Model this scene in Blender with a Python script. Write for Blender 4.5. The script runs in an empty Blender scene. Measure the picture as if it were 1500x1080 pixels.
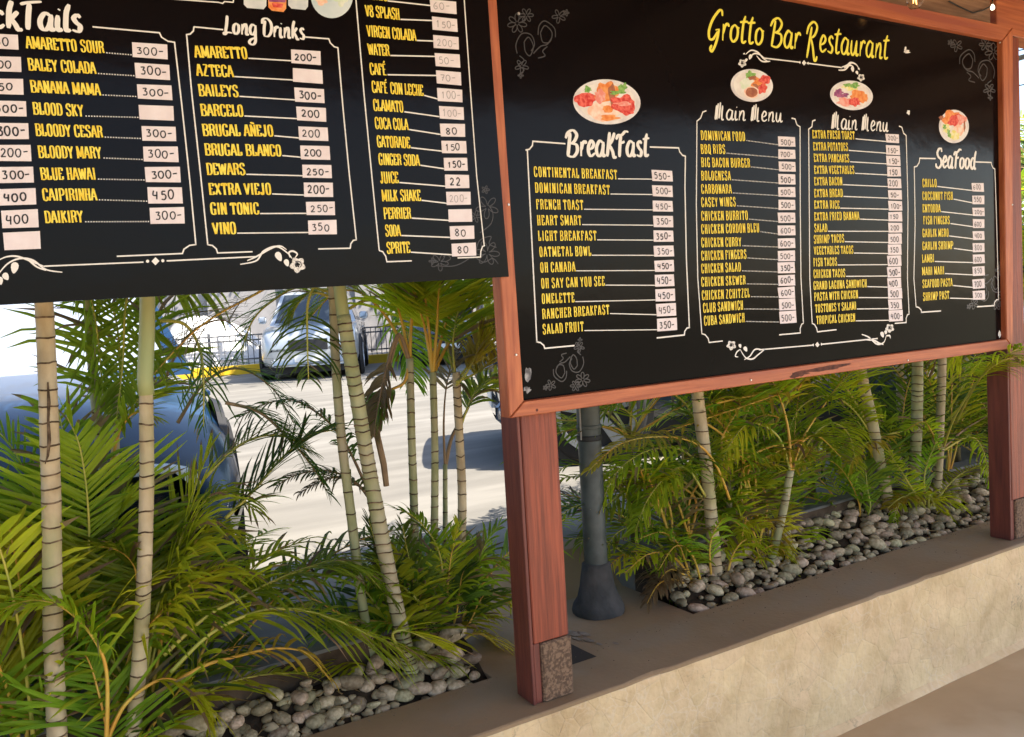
import bpy, math, random
from mathutils import Vector, Matrix, noise
random.seed(7)
sc = bpy.context.scene
COL = sc.collection
# ------------------------------------------------------------------ camera
F = 1200.0; CX = 750.0; CY = 540.0; CAMZ = 1.6
yaw = math.pi/2 - math.atan(2050/F)
roll = math.atan(.06)
pitch = math.atan(80*math.cos(roll)/F)
fwd = Vector((math.sin(yaw)*math.cos(pitch), math.cos(yaw)*math.cos(pitch), -math.sin(pitch)))
r0 = Vector((math.cos(yaw), -math.sin(yaw), 0)); u0 = r0.cross(fwd)
RR = r0*math.cos(roll) - u0*math.sin(roll); UU = u0*math.cos(roll) + r0*math.sin(roll)
CAM = Vector((0, 0, CAMZ))
cd = bpy.data.cameras.new("camera"); cam = bpy.data.objects.new("camera", cd); COL.objects.link(cam)
cd.lens = 28.8; cd.sensor_width = 36; cd.clip_start = .05; cd.clip_end = 2000
m = Matrix((RR, UU, -fwd)).transposed().to_4x4(); m.translation = CAM
cam.matrix_world = m; sc.camera = cam
# ------------------------------------------------------------------ light
SUN_EL = math.radians(50); SUN_AZ = Vector((.80, -.60)).normalized()
w = bpy.data.worlds.new("World"); sc.world = w; w.use_nodes = True
nt = w.node_tree; nt.nodes.clear()
sky = nt.nodes.new("ShaderNodeTexSky"); sky.sky_type = 'NISHITA'; sky.sun_disc = False
sky.sun_elevation = SUN_EL; sky.sun_rotation = math.atan2(SUN_AZ.x, SUN_AZ.y)
sky.air_density = 1.0; sky.dust_density = 1.5; sky.ozone_density = 1.0
bg = nt.nodes.new("ShaderNodeBackground"); bg.inputs[1].default_value = .125
wo = nt.nodes.new("ShaderNodeOutputWorld")
nt.links.new(sky.outputs[0], bg.inputs[0]); nt.links.new(bg.outputs[0], wo.inputs[0])
sl = bpy.data.lights.new("sun", 'SUN'); sl.energy = 5.0; sl.angle = math.radians(.5); sl.color = (1, .91, .77)
so = bpy.data.objects.new("sun", sl); COL.objects.link(so)
sd = Vector((SUN_AZ.x*math.cos(SUN_EL), SUN_AZ.y*math.cos(SUN_EL), math.sin(SUN_EL)))
so.rotation_euler = sd.to_track_quat('Z', 'Y').to_euler(); so.location = (3, -3, 8)
sc.view_settings.view_transform = 'Standard'; sc.view_settings.look = 'None'
sc.view_settings.exposure = 1.6; sc.view_settings.gamma = 1
try: sc.view_settings.use_curve_mapping = False
except Exception: pass

# ------------------------------------------------------------------ pixel -> place helpers
def ray(x, y): return fwd + RR*((x-CX)/F) - UU*((y-CY)/F)
def onY(x, y, Y):
    d = ray(x, y); return CAM + d*(Y/d.y)
def onZ(x, y, z):
    d = ray(x, y); return CAM + d*((z-CAMZ)/d.z)

# ------------------------------------------------------------------ object helpers
def smooth(me): me.polygons.foreach_set("use_smooth", [True]*len(me.polygons))
def wpos(o):
    v = Vector(o.location); p = o.parent
    while p: v = v + Vector(p.location); p = p.parent
    return v
def tag(o, label=None, cat=None, group=None, kind=None):
    if label: o['label'] = label
    if cat: o['category'] = cat
    if group: o['group'] = group
    if kind: o['kind'] = kind
    return o
def obj(name, vs, fs, mats, parent=None, sm=False, midx=None, local=False, origin=None):
    """mesh from world-space verts; its local frame is shifted to the parent's place"""
    off = Vector((0, 0, 0))
    if not local:
        if parent: off = wpos(parent)
    org = Vector((0, 0, 0))
    if origin is not None: org = Vector(origin) - off
    me = bpy.data.meshes.new(name)
    me.from_pydata([tuple(Vector(v)-off-org) for v in vs], [], fs)
    if not isinstance(mats, (list, tuple)): mats = [mats]
    for mm in mats: me.materials.append(mm)
    if midx: me.polygons.foreach_set("material_index", midx)
    if sm: smooth(me)
    me.update()
    o = bpy.data.objects.new(name, me); COL.objects.link(o)
    if parent: o.parent = parent
    o.location = org
    return o
def empty(name, loc, label, cat, group=None):
    o = bpy.data.objects.new(name, None); COL.objects.link(o); o.location = loc; o.empty_display_size = .1
    return tag(o, label, cat, group)
def copy_tree(o, parent=None):
    c = o.copy(); COL.objects.link(c); c.parent = parent
    for ch in list(o.children): copy_tree(ch, c)
    return c
class MB:
    def __init__(s): s.v = []; s.f = []; s.m = []
    def add(s, vs, fs, mi=0):
        n = len(s.v); s.v += [tuple(v) for v in vs]; s.f += [tuple(i+n for i in f) for f in fs]; s.m += [mi]*len(fs)
    def box(s, a, b, mi=0, bev=0):
        x0, y0, z0 = a; x1, y1, z1 = b
        if bev <= 0:
            s.add([(x0,y0,z0),(x1,y0,z0),(x1,y1,z0),(x0,y1,z0),(x0,y0,z1),(x1,y0,z1),(x1,y1,z1),(x0,y1,z1)],
                  [(0,3,2,1),(4,5,6,7),(0,1,5,4),(1,2,6,5),(2,3,7,6),(3,0,4,7)], mi)
        else:
            e = bev; vs = []; idx = {}
            for ix, x in enumerate((x0, x1)):
                for iy, y in enumerate((y0, y1)):
                    for iz, z in enumerate((z0, z1)):
                        sx, sy, sz = (1-2*ix), (1-2*iy), (1-2*iz)
                        idx[(ix,iy,iz,0)] = len(vs); vs.append((x, y+sy*e, z+sz*e))
                        idx[(ix,iy,iz,1)] = len(vs); vs.append((x+sx*e, y, z+sz*e))
                        idx[(ix,iy,iz,2)] = len(vs); vs.append((x+sx*e, y+sy*e, z))
            fs = []
            for i in (0, 1):
                fs.append([idx[(i,a_,b_,0)] for a_, b_ in ((0,0),(1,0),(1,1),(0,1))][::(1 if i else -1)])
                fs.append([idx[(a_,i,b_,1)] for a_, b_ in ((0,0),(1,0),(1,1),(0,1))][::(-1 if i else 1)])
                fs.append([idx[(a_,b_,i,2)] for a_, b_ in ((0,0),(1,0),(1,1),(0,1))][::(1 if i else -1)])
            for i in (0, 1):
                for j in (0, 1):
                    fs.append([idx[(i,j,0,0)], idx[(i,j,1,0)], idx[(i,j,1,1)], idx[(i,j,0,1)]])
                    fs.append([idx[(i,0,j,0)], idx[(i,1,j,0)], idx[(i,1,j,2)], idx[(i,0,j,2)]])
                    fs.append([idx[(0,i,j,1)], idx[(1,i,j,1)], idx[(1,i,j,2)], idx[(0,i,j,2)]])
            for ix in (0, 1):
                for iy in (0, 1):
                    for iz in (0, 1): fs.append([idx[(ix,iy,iz,k)] for k in range(3)])
            s.add(vs, fs, mi)
    def tube(s, pts, rad, n=8, mi=0, caps=True):
        pts = [Vector(p) for p in pts]; N = len(pts)
        if not isinstance(rad, (list, tuple)): rad = [rad]*N
        t = (pts[1]-pts[0]).normalized(); a = t.orthogonal().normalized(); vs = []
        for i in range(N):
            t = (pts[min(i+1, N-1)]-pts[max(i-1, 0)]).normalized()
            a = (a - t*a.dot(t)).normalized(); b = t.cross(a)
            for k in range(n):
                an = 2*math.pi*k/n; vs.append(pts[i] + (a*math.cos(an)+b*math.sin(an))*rad[i])
        fs = [(i*n+k, i*n+(k+1) % n, (i+1)*n+(k+1) % n, (i+1)*n+k) for i in range(N-1) for k in range(n)]
        if caps: fs += [tuple(range(n))[::-1], tuple((N-1)*n+k for k in range(n))]
        s.add(vs, fs, mi)
    def lathe(s, prof, c, axis='Z', n=24, mi=0):
        """prof: (radius, height) list"""
        vs = []
        for r, h in prof:
            for k in range(n):
                a = 2*math.pi*k/n; x, y = r*math.cos(a), r*math.sin(a)
                p = (x, y, h) if axis == 'Z' else ((x, h, y) if axis == 'Y' else (h, x, y))
                vs.append((p[0]+c[0], p[1]+c[1], p[2]+c[2]))
        N = len(prof)
        fs = [(i*n+k, i*n+(k+1) % n, (i+1)*n+(k+1) % n, (i+1)*n+k) for i in range(N-1) for k in range(n)]
        s.add(vs, fs, mi)
    def obj(s, name, mats, parent=None, **k): return obj(name, s.v, s.f, mats, parent, midx=s.m, **k)

# ------------------------------------------------------------------ materials
def mat(name, col, rough=.6, spec=.5, metal=0, col2=None, nscale=8, ndet=6, stretch=None, bump=0, bscale=40,
        lo=.35, hi=.65, coord='Object', rand=0, trans=0, transcol=None, coat=0, emit=None, alpha=None, third=None, tscale=3):
    M = bpy.data.materials.new(name); M.use_nodes = True; n = M.node_tree; L = n.links
    b = n.nodes["Principled BSDF"]; out = n.nodes["Material Output"]
    b.inputs["Roughness"].default_value = rough; b.inputs["Specular IOR Level"].default_value = spec
    b.inputs["Metallic"].default_value = metal; b.inputs["Coat Weight"].default_value = coat
    b.inputs["Coat Roughness"].default_value = .05
    tc = n.nodes.new("ShaderNodeTexCoord"); mp = n.nodes.new("ShaderNodeMapping")
    src = tc.outputs[coord] if coord != 'World' else None
    if coord == 'World':
        g = n.nodes.new("ShaderNodeNewGeometry"); src = g.outputs["Position"]
    L.new(src, mp.inputs[0])
    if stretch: mp.inputs["Scale"].default_value = stretch
    colsock = None
    if col2 is not None:
        nz = n.nodes.new("ShaderNodeTexNoise"); nz.inputs["Scale"].default_value = nscale; nz.inputs["Detail"].default_value = ndet
        L.new(mp.outputs[0], nz.inputs["Vector"])
        cr = n.nodes.new("ShaderNodeValToRGB"); cr.color_ramp.elements[0].position = lo; cr.color_ramp.elements[1].position = hi
        cr.color_ramp.elements[0].color = (*col, 1); cr.color_ramp.elements[1].color = (*col2, 1)
        L.new(nz.outputs[0], cr.inputs[0]); colsock = cr.outputs[0]
        if third is not None:
            nz2 = n.nodes.new("ShaderNodeTexNoise"); nz2.inputs["Scale"].default_value = tscale; nz2.inputs["Detail"].default_value = 4
            L.new(mp.outputs[0], nz2.inputs["Vector"])
            r2 = n.nodes.new("ShaderNodeValToRGB"); r2.color_ramp.elements[0].position = .5; r2.color_ramp.elements[1].position = .66
            L.new(nz2.outputs[0], r2.inputs[0])
            mx = n.nodes.new("ShaderNodeMixRGB"); L.new(r2.outputs[0], mx.inputs[0]); L.new(colsock, mx.inputs[1]); mx.inputs[2].default_value = (*third, 1)
            colsock = mx.outputs[0]
    if rand:
        oi = n.nodes.new("ShaderNodeObjectInfo"); hs = n.nodes.new("ShaderNodeHueSaturation")
        mr = n.nodes.new("ShaderNodeMapRange"); mr.inputs[3].default_value = 1-rand; mr.inputs[4].default_value = 1+rand
        L.new(oi.outputs["Random"], mr.inputs[0]); L.new(mr.outputs[0], hs.inputs["Value"])
        mr2 = n.nodes.new("ShaderNodeMapRange"); mr2.inputs[3].default_value = .5-min(rand, .3)*.1; mr2.inputs[4].default_value = .5+min(rand, .3)*.1
        ml = n.nodes.new("ShaderNodeMath"); ml.operation = 'MULTIPLY'; ml.inputs[1].default_value = 7.31
        fr = n.nodes.new("ShaderNodeMath"); fr.operation = 'FRACT'
        L.new(oi.outputs["Random"], ml.inputs[0]); L.new(ml.outputs[0], fr.inputs[0]); L.new(fr.outputs[0], mr2.inputs[0])
        L.new(mr2.outputs[0], hs.inputs["Hue"])
        if colsock: L.new(colsock, hs.inputs["Color"])
        else: hs.inputs["Color"].default_value = (*col, 1)
        colsock = hs.outputs[0]
    if colsock: L.new(colsock, b.inputs["Base Color"])
    else: b.inputs["Base Color"].default_value = (*col, 1)
    if bump:
        nb = n.nodes.new("ShaderNodeTexNoise"); nb.inputs["Scale"].default_value = bscale; nb.inputs["Detail"].default_value = 5
        L.new(mp.outputs[0], nb.inputs["Vector"])
        bp = n.nodes.new("ShaderNodeBump"); bp.inputs["Strength"].default_value = bump; bp.inputs["Distance"].default_value = .01
        L.new(nb.outputs[0], bp.inputs["Height"]); L.new(bp.outputs[0], b.inputs["Normal"])
    if trans:
        tr = n.nodes.new("ShaderNodeBsdfTranslucent"); ms = n.nodes.new("ShaderNodeMixShader"); ms.inputs[0].default_value = trans
        if colsock and transcol is None: L.new(colsock, tr.inputs[0])
        else: tr.inputs[0].default_value = (*(transcol or col), 1)
        L.new(b.outputs[0], ms.inputs[1]); L.new(tr.outputs[0], ms.inputs[2]); L.new(ms.outputs[0], out.inputs[0])
    if emit:
        b.inputs["Emission Color"].default_value = (*emit[0], 1); b.inputs["Emission Strength"].default_value = emit[1]
    return M
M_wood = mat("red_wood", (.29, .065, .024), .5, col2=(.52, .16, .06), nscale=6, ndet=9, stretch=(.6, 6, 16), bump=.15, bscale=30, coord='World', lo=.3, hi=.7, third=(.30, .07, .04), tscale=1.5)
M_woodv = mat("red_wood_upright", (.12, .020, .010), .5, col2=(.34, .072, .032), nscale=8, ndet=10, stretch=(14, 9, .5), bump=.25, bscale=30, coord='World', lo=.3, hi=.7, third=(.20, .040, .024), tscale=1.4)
M_woodd = mat("dark_red_wood", (.10, .025, .022), .5, col2=(.19, .05, .035), nscale=7, stretch=(14, 9, .7), bump=.15, bscale=30, coord='World', lo=.3, hi=.7)
M_frv = mat("frame_wood_upright", (.31, .07, .026), .5, col2=(.54, .17, .065), nscale=6, stretch=(12, 6, 1), bump=.15, bscale=30, coord='World', lo=.3, hi=.7)
M_brown = mat("brown_wood", (.16, .08, .045), .6, col2=(.30, .17, .10), nscale=5, stretch=(.8, 8, 10), bump=.2, bscale=25, coord='World')
M_ceil = mat("ceiling_wood", (.20, .09, .045), .6, col2=(.32, .16, .08), nscale=4, stretch=(.8, 8, 8), bump=.2, bscale=25, coord='World')
M_stump = mat("stump_concrete", (.09, .055, .035), .9, col2=(.21, .135, .085), nscale=120, ndet=8, bump=.6, bscale=60, coord='World', lo=.42, hi=.6)
M_board = mat("black_vinyl", (.0045, .0036, .0042), .13, .10, bump=.35, bscale=2.2)
M_white = mat("print_white", (.80, .78, .74), .5, .3)
M_yellow = mat("print_yellow", (.82, .58, .035), .5, .3, col2=(.90, .74, .10), nscale=60, lo=.4, hi=.6)
M_bright = mat("print_bright_yellow", (.85, .75, .08), .5, .3)
M_grey = mat("print_grey", (.055, .052, .055), .4, .3)
M_tag = mat("sticker_paper", (.74, .66, .68), .6, .3, col2=(.80, .74, .76), nscale=30)
M_ink = mat("marker_ink", (.02, .02, .025), .6, .3)
M_inkf = mat("faded_ink", (.36, .33, .34), .6, .3)
M_cap = mat("brown_cement", (.26, .178, .102), .75, .3, col2=(.32, .222, .130), nscale=3, bump=.2, bscale=60, third=(.29, .225, .155), tscale=2.2, coord='World')
M_stone = mat("cream_stone", (.55, .40, .22), .85, .2, col2=(.75, .58, .345), nscale=6, ndet=13, lo=.32, hi=.62, bump=.9, bscale=38, rand=.03, coord='World', third=(.70, .53, .32), tscale=9)
def stone_wall(M):
    n = M.node_tree; L = n.links; b = n.nodes["Principled BSDF"]; src = b.inputs["Base Color"].links[0].from_socket
    g = n.nodes.new("ShaderNodeNewGeometry"); nz = n.nodes.new("ShaderNodeTexNoise"); nz.inputs["Scale"].default_value = 9; nz.inputs["Detail"].default_value = 5
    L.new(g.outputs["Position"], nz.inputs["Vector"])
    ad = n.nodes.new("ShaderNodeMixRGB"); ad.blend_type = 'ADD'; ad.inputs[0].default_value = .12; L.new(g.outputs["Position"], ad.inputs[1]); L.new(nz.outputs["Color"], ad.inputs[2])
    vo = n.nodes.new("ShaderNodeTexVoronoi"); vo.feature = 'DISTANCE_TO_EDGE'; vo.inputs["Scale"].default_value = 17; L.new(ad.outputs[0], vo.inputs["Vector"])
    cr = n.nodes.new("ShaderNodeValToRGB"); cr.color_ramp.elements[0].position = 0; cr.color_ramp.elements[1].position = .07; cr.color_ramp.elements[0].color = (.38, .38, .38, 1); cr.color_ramp.elements[1].color = (0, 0, 0, 1)
    L.new(vo.outputs["Distance"], cr.inputs[0])
    nm = n.nodes.new("ShaderNodeTexNoise"); nm.inputs["Scale"].default_value = 5; L.new(g.outputs["Position"], nm.inputs["Vector"])
    mm = n.nodes.new("ShaderNodeMapRange"); mm.inputs[1].default_value = .45; mm.inputs[2].default_value = .62; L.new(nm.outputs[0], mm.inputs[0])
    mu = n.nodes.new("ShaderNodeMath"); mu.operation = 'MULTIPLY'; L.new(cr.outputs[0], mu.inputs[0]); L.new(mm.outputs[0], mu.inputs[1])
    m1 = n.nodes.new("ShaderNodeMixRGB"); L.new(mu.outputs[0], m1.inputs[0]); L.new(src, m1.inputs[1]); m1.inputs[2].default_value = (.74, .63, .47, 1)
    # dark pits and crusts of lichen
    n3 = n.nodes.new("ShaderNodeTexNoise"); n3.inputs["Scale"].default_value = 42; n3.inputs["Detail"].default_value = 8; n3.inputs["Roughness"].default_value = .7; L.new(g.outputs["Position"], n3.inputs["Vector"])
    n4 = n.nodes.new("ShaderNodeTexNoise"); n4.inputs["Scale"].default_value = 4.3; L.new(g.outputs["Position"], n4.inputs["Vector"])
    sm = n.nodes.new("ShaderNodeMath"); sm.operation = 'ADD'; L.new(n3.outputs[0], sm.inputs[0]); L.new(n4.outputs[0], sm.inputs[1])
    r3 = n.nodes.new("ShaderNodeMapRange"); r3.inputs[1].default_value = 1.19; r3.inputs[2].default_value = 1.36; r3.inputs[4].default_value = .6; L.new(sm.outputs[0], r3.inputs[0])
    m2 = n.nodes.new("ShaderNodeMixRGB"); L.new(r3.outputs[0], m2.inputs[0]); L.new(m1.outputs[0], m2.inputs[1]); m2.inputs[2].default_value = (.20, .17, .12, 1)
    L.new(m2.outputs[0], b.inputs["Base Color"])
stone_wall(M_stone)
M_grout = mat("wall_grout", (.50, .40, .27), .95, .1, col2=(.58, .47, .32), nscale=30, coord='World', bump=.4, bscale=60)
M_floor = mat("cement_floor", (.40, .285, .165), .42, .5, col2=(.50, .37, .225), nscale=2.2, bump=.05, coord='World', third=(.56, .44, .29), tscale=1.7)
M_lot = mat("pale_concrete", (.155, .146, .130), .85, .3, col2=(.215, .203, .182), nscale=2.4, ndet=9, bump=.2, coord='World', stretch=(.35, 1.6, 1), lo=.38, hi=.62, third=(.150, .142, .128), tscale=.7)
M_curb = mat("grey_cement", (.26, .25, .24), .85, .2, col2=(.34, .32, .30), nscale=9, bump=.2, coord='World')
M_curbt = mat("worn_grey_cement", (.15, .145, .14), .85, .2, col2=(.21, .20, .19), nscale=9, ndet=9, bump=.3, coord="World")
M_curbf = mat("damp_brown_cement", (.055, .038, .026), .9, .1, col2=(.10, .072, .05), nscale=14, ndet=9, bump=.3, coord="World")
M_soil = mat("dark_soil", (.022, .016, .011), .95, .1, col2=(.05, .036, .024), nscale=30, bump=.6, bscale=50, coord='World')
M_peb = mat("river_stone", (.27, .21, .125), .85, .2, col2=(.47, .385, .255), nscale=3, rand=.42, bump=.15, bscale=20)
M_trunk = mat("palm_trunk", (.40, .31, .19), .75, .2, col2=(.56, .46, .30), nscale=22, bump=.25, bscale=60, coord='World', stretch=(1, 1, .5), third=(.36, .34, .17), tscale=6)
M_ttan = mat("palm_trunk_green", (.26, .27, .12), .7, .3, col2=(.40, .39, .22), nscale=18, bump=.2, bscale=60, coord='World', stretch=(1, 1, .5), third=(.42, .36, .24), tscale=6)
M_sheath = mat("brown_sheath", (.09, .065, .03), .8, .2, col2=(.20, .17, .07), nscale=20, coord="World", stretch=(1, 1, .3))
M_ring = mat("trunk_ring", (.06, .04, .025), .9, .1, col2=(.20, .14, .09), nscale=40, coord="World", lo=.4, hi=.65)
M_crown = mat("crownshaft", (.30, .34, .14), .5, .4, col2=(.45, .42, .20), nscale=5, coord='World', stretch=(1, 1, .3))
M_pet = mat("petiole_orange", (.62, .30, .04), .45, .4, col2=(.60, .42, .07), nscale=12, coord='World')
M_petg = mat("petiole_green", (.34, .36, .06), .45, .4, col2=(.50, .42, .08), nscale=12, coord='World')
M_petb = mat("petiole_brown", (.22, .14, .08), .7, .3, col2=(.30, .2, .11), nscale=20, coord='World')
def leafmat(n_, a, b, tr): return mat(n_, a, .5, .3, col2=b, nscale=9, rand=.28, trans=.62, coord='World', lo=.35, hi=.65)
M_leaf = [leafmat("leaf_green", (.175, .290, .016), (.320, .430, .026), 0),
          leafmat("leaf_lime", (.36, .46, .018), (.54, .58, .03), 0),
          leafmat("leaf_yellow", (.42, .38, .03), (.55, .46, .05), 0),
          leafmat("leaf_dark", (.075, .145, .022), (.13, .20, .03), 0),
          leafmat("leaf_dry", (.20, .14, .07), (.32, .24, .12), 0)]
M_pole = mat("grey_painted_steel", (.045, .055, .055), .5, .4, col2=(.085, .10, .098), nscale=14, bump=.1)
M_polebase = mat("dark_cement_foot", (.045, .045, .045), .9, .2, col2=(.085, .08, .078), nscale=14, bump=.5, bscale=40)
M_tyre = mat("tyre_rubber", (.018, .018, .02), .8, .3)
M_rim = mat("alloy_rim", (.36, .38, .42), .3, .5, metal=.7)
M_navy = mat("navy_car_paint", (.008, .032, .085), .3, .35, coat=.3)
M_silver = mat("silver_car_paint", (.42, .45, .48), .28, .5, metal=.3, coat=1)
M_dark = mat("dark_car_paint", (.02, .026, .04), .25, .5, coat=1)
M_dkblue = mat("dark_blue_car_paint", (.035, .055, .09), .22, .5, coat=1)
M_greyc = mat("grey_blue_car_paint", (.20, .26, .34), .28, .5, metal=.3, coat=1)
M_glass = mat("car_glass", (.03, .04, .05), .05, .8)
M_wsc = mat("sky_reflecting_glass", (.85, .88, .90), .12, .8, metal=.75)
M_black = mat("black_plastic", (.02, .02, .022), .6, .4)
M_lamp = mat("headlamp_lens", (.75, .78, .8), .1, .8)
M_redl = mat("red_lamp_lens", (.5, .02, .02), .2, .6)
M_plate = mat("plate_white", (.7, .7, .68), .5, .3)
M_wallb = mat("grey_render", (.24, .235, .245), .9, .2, col2=(.30, .29, .30), nscale=2, coord='World')
M_wallw = mat("white_render", (.78, .77, .75), .9, .2, col2=(.70, .69, .67), nscale=2, coord='World')
M_kerby = mat("yellow_kerb_paint", (.75, .48, .02), .7, .3, col2=(.60, .38, .03), nscale=4, coord='World')
M_fence = mat("fence_steel", (.10, .105, .12), .5, .5)
M_bark = mat("bark", (.14, .11, .08), .9, .1, col2=(.22, .18, .13), nscale=10, bump=.5, coord='World')
M_tleaf = leafmat("tree_leaf", (.045, .10, .018), (.09, .16, .03), 0)
M_ground = mat("earth", (.20, .17, .13), .95, .1, col2=(.14, .15, .08), nscale=.3, coord='World')

# ------------------------------------------------------------------ SETTING
def struct(name, mb, m_, **k):
    o = mb.obj(name, m_, **k); o['kind'] = 'structure'; return o
b = MB(); b.add([(-600,-600,-.02),(600,-600,-.02),(600,600,-.02),(-600,600,-.02)], [(0,1,2,3)]); struct("ground", b, M_ground)
b = MB(); b.add([(-9,-7,0),(14,-7,0),(14,1.95,0),(-9,1.95,0)], [(0,1,2,3)]); struct("floor", b, M_floor)
def bedback(x): return 2.335 + .055*(x+.5)/1.0 if x < 4 else 2.335+.055*4.5
# parking lot: a raised slab of concrete whose near edge follows the curb
b = MB()
xs = [-12, -2, 1.169, 1.1695, 2.0205, 2.021, 4, 14]; n0 = len(xs); nf = n0-1
led = lambda x: 2.932 if 1.1692 < x < 2.0207 else bedback(max(-2, min(x, 4)))+.10
vs = [(x, led(x), .60) for x in xs] + [(x, 60, .60) for x in xs] + [(x, led(x), -.01) for x in xs]
b.add(vs, [(i, i+1, n0+i+1, n0+i) for i in range(nf)] + [(2*n0+i, 2*n0+i+1, i+1, i) for i in range(nf)])
b.add([(14, 2.6, .6), (120, 2.6, .6), (120, 60, .6), (14, 60, .6)], [(0,1,2,3)])
b.add([(-12, 2.3, .6), (-120, 2.3, .6), (-120, 60, .6), (-12, 60, .6)], [(3,2,1,0)])
struct("parking_lot", b, M_lot)
# faint worn bay lines
M_line = mat("worn_yellow_line", (.30, .235, .11), .85, .2, col2=(.26, .235, .19), nscale=14, coord='World', lo=.35, hi=.5)
for X in (3.4, 6.6):
    b = MB(); a0 = Vector((X, 3.9)); d = Vector((.32, .95)).normalized(); p = Vector((d.y, -d.x))*.05
    q = [a0-p, a0+p, a0+p+d*4, a0-p+d*4]; b.add([(v.x, v.y, .604) for v in q], [(0,1,2,3)])
    struct("bay_line", b, M_line)
# curb along the back of the planting bed
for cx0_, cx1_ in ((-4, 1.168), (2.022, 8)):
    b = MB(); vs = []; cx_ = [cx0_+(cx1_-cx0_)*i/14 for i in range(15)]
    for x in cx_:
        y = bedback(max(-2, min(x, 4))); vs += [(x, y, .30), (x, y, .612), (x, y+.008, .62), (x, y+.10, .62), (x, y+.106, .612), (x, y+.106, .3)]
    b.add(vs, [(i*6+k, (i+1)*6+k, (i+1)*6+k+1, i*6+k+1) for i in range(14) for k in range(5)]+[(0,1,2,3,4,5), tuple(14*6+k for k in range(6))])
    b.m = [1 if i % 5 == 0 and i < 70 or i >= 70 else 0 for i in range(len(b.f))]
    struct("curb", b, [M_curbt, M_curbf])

# ---- low wall: brown cement cap over a face of irregular cream stones
wall = empty("low_wall", (2.2, 2.05, 0), "knee-high cream stone wall with smooth brown top running under the menu boards", "wall")
WF = 1.952
b = MB(); b.box((-5, WF, -.01), (9, 2.20, .447)); b.obj("wall_core", M_grout, wall)
b = MB()
vs = []; N = 240
for i in range(N+1):                                           # cap with a slightly chipped front arris
    x = -5 + 14*i/N; j = .0015*noise.noise(Vector((x*9, 0, 0))) + .0035*noise.noise(Vector((x*31, 3, 0))) + (.005 if noise.noise(Vector((x*6.1, 5, 0))) > .38 else 0)
    vs += [(x, WF-.004+j, .446), (x, WF-.004+j, .456-.6*abs(j)), (x, WF+.001+j*1.6, .4588), (x, 2.235, .4588), (x, 2.235, .35)]
b.add(vs, [(i*5+k, (i+1)*5+k, (i+1)*5+k+1, i*5+k+1) for i in range(N) for k in range(4)])
b.obj("wall_cap", M_cap, wall)
def clip(poly, p, q):
    """keep the side of the bisector of p,q nearer to p"""
    mx, my = (p[0]+q[0])/2, (p[1]+q[1])/2; nx, ny = q[0]-p[0], q[1]-p[1]; out = []
    for i in range(len(poly)):
        a, c = poly[i], poly[(i+1) % len(poly)]
        da = (a[0]-mx)*nx+(a[1]-my)*ny; dc = (c[0]-mx)*nx+(c[1]-my)*ny
        if da <= 0: out.append(a)
        if da*dc < 0:
            t = da/(da-dc); out.append((a[0]+t*(c[0]-a[0]), a[1]+t*(c[1]-a[1])))
    return out
rs = random.Random(3)
seeds = []
for i in range(5200):
    p = (rs.uniform(.32, 5.3), rs.uniform(.0, .46)); md = .042+.085*abs(noise.noise(Vector((p[0]*2.2, p[1]*3, 4))))*1.8
    if all((p[0]-q[0])**2+(p[1]-q[1])**2 > md*md for q in seeds): seeds.append(p)
seeds = seeds[:298]
for s_ in seeds:
    poly = [(.3, .018), (5.4, .018), (5.4, .445), (.3, .445)]
    for q in seeds:
        if q is not s_ and abs(q[0]-s_[0]) < .45: poly = clip(poly, s_, q)
        if len(poly) < 3: break
    if len(poly) < 3: continue
    cx = sum(p[0] for p in poly)/len(poly); cz = sum(p[1] for p in poly)/len(poly)
    rag = []
    for i in range(len(poly)):
        a, c = poly[i], poly[(i+1) % len(poly)]
        L_ = math.hypot(c[0]-a[0], c[1]-a[1]); k = max(1, int(L_/.02))
        for t in range(k):
            x = a[0]+(c[0]-a[0])*t/k; z = a[1]+(c[1]-a[1])*t/k
            d = math.hypot(x-cx, z-cz) or 1; ins = .0002 + .0010*abs(noise.noise(Vector((x*40, z*40, 1))))
            rag.append((x-(x-cx)/d*ins, z-(z-cz)/d*ins))
    d0 = WF-.0009-rs.uniform(0, .0006); n = len(rag)
    vs = [(x, WF+.001, z) for x, z in rag] + [(x, d0+.001, z) for x, z in rag] + [(cx+(x-cx)*.90, d0, cz+(z-cz)*.90) for x, z in rag]
    fs = [(i, (i+1) % n, n+(i+1) % n, n+i) for i in range(n)] + [(n+i, n+(i+1) % n, 2*n+(i+1) % n, 2*n+i) for i in range(n)] + [tuple(range(2*n, 3*n))]
    obj("stone", vs, fs, M_stone, wall, origin=(cx, WF, cz))
b = MB(); vs = []
for i in range(141):
    x = -5+.1*i; j = .004*noise.noise(Vector((x*4, 2, 0)))
    vs += [(x, WF-.024+j, .0), (x, WF-.014+j, .012), (x, WF-.001, .022)]
b.add(vs, [(i*3+k, (i+1)*3+k, (i+1)*3+k+1, i*3+k+1) for i in range(140) for k in range(2)])
b.obj("skirting", M_stone, wall, sm=True)

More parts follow.
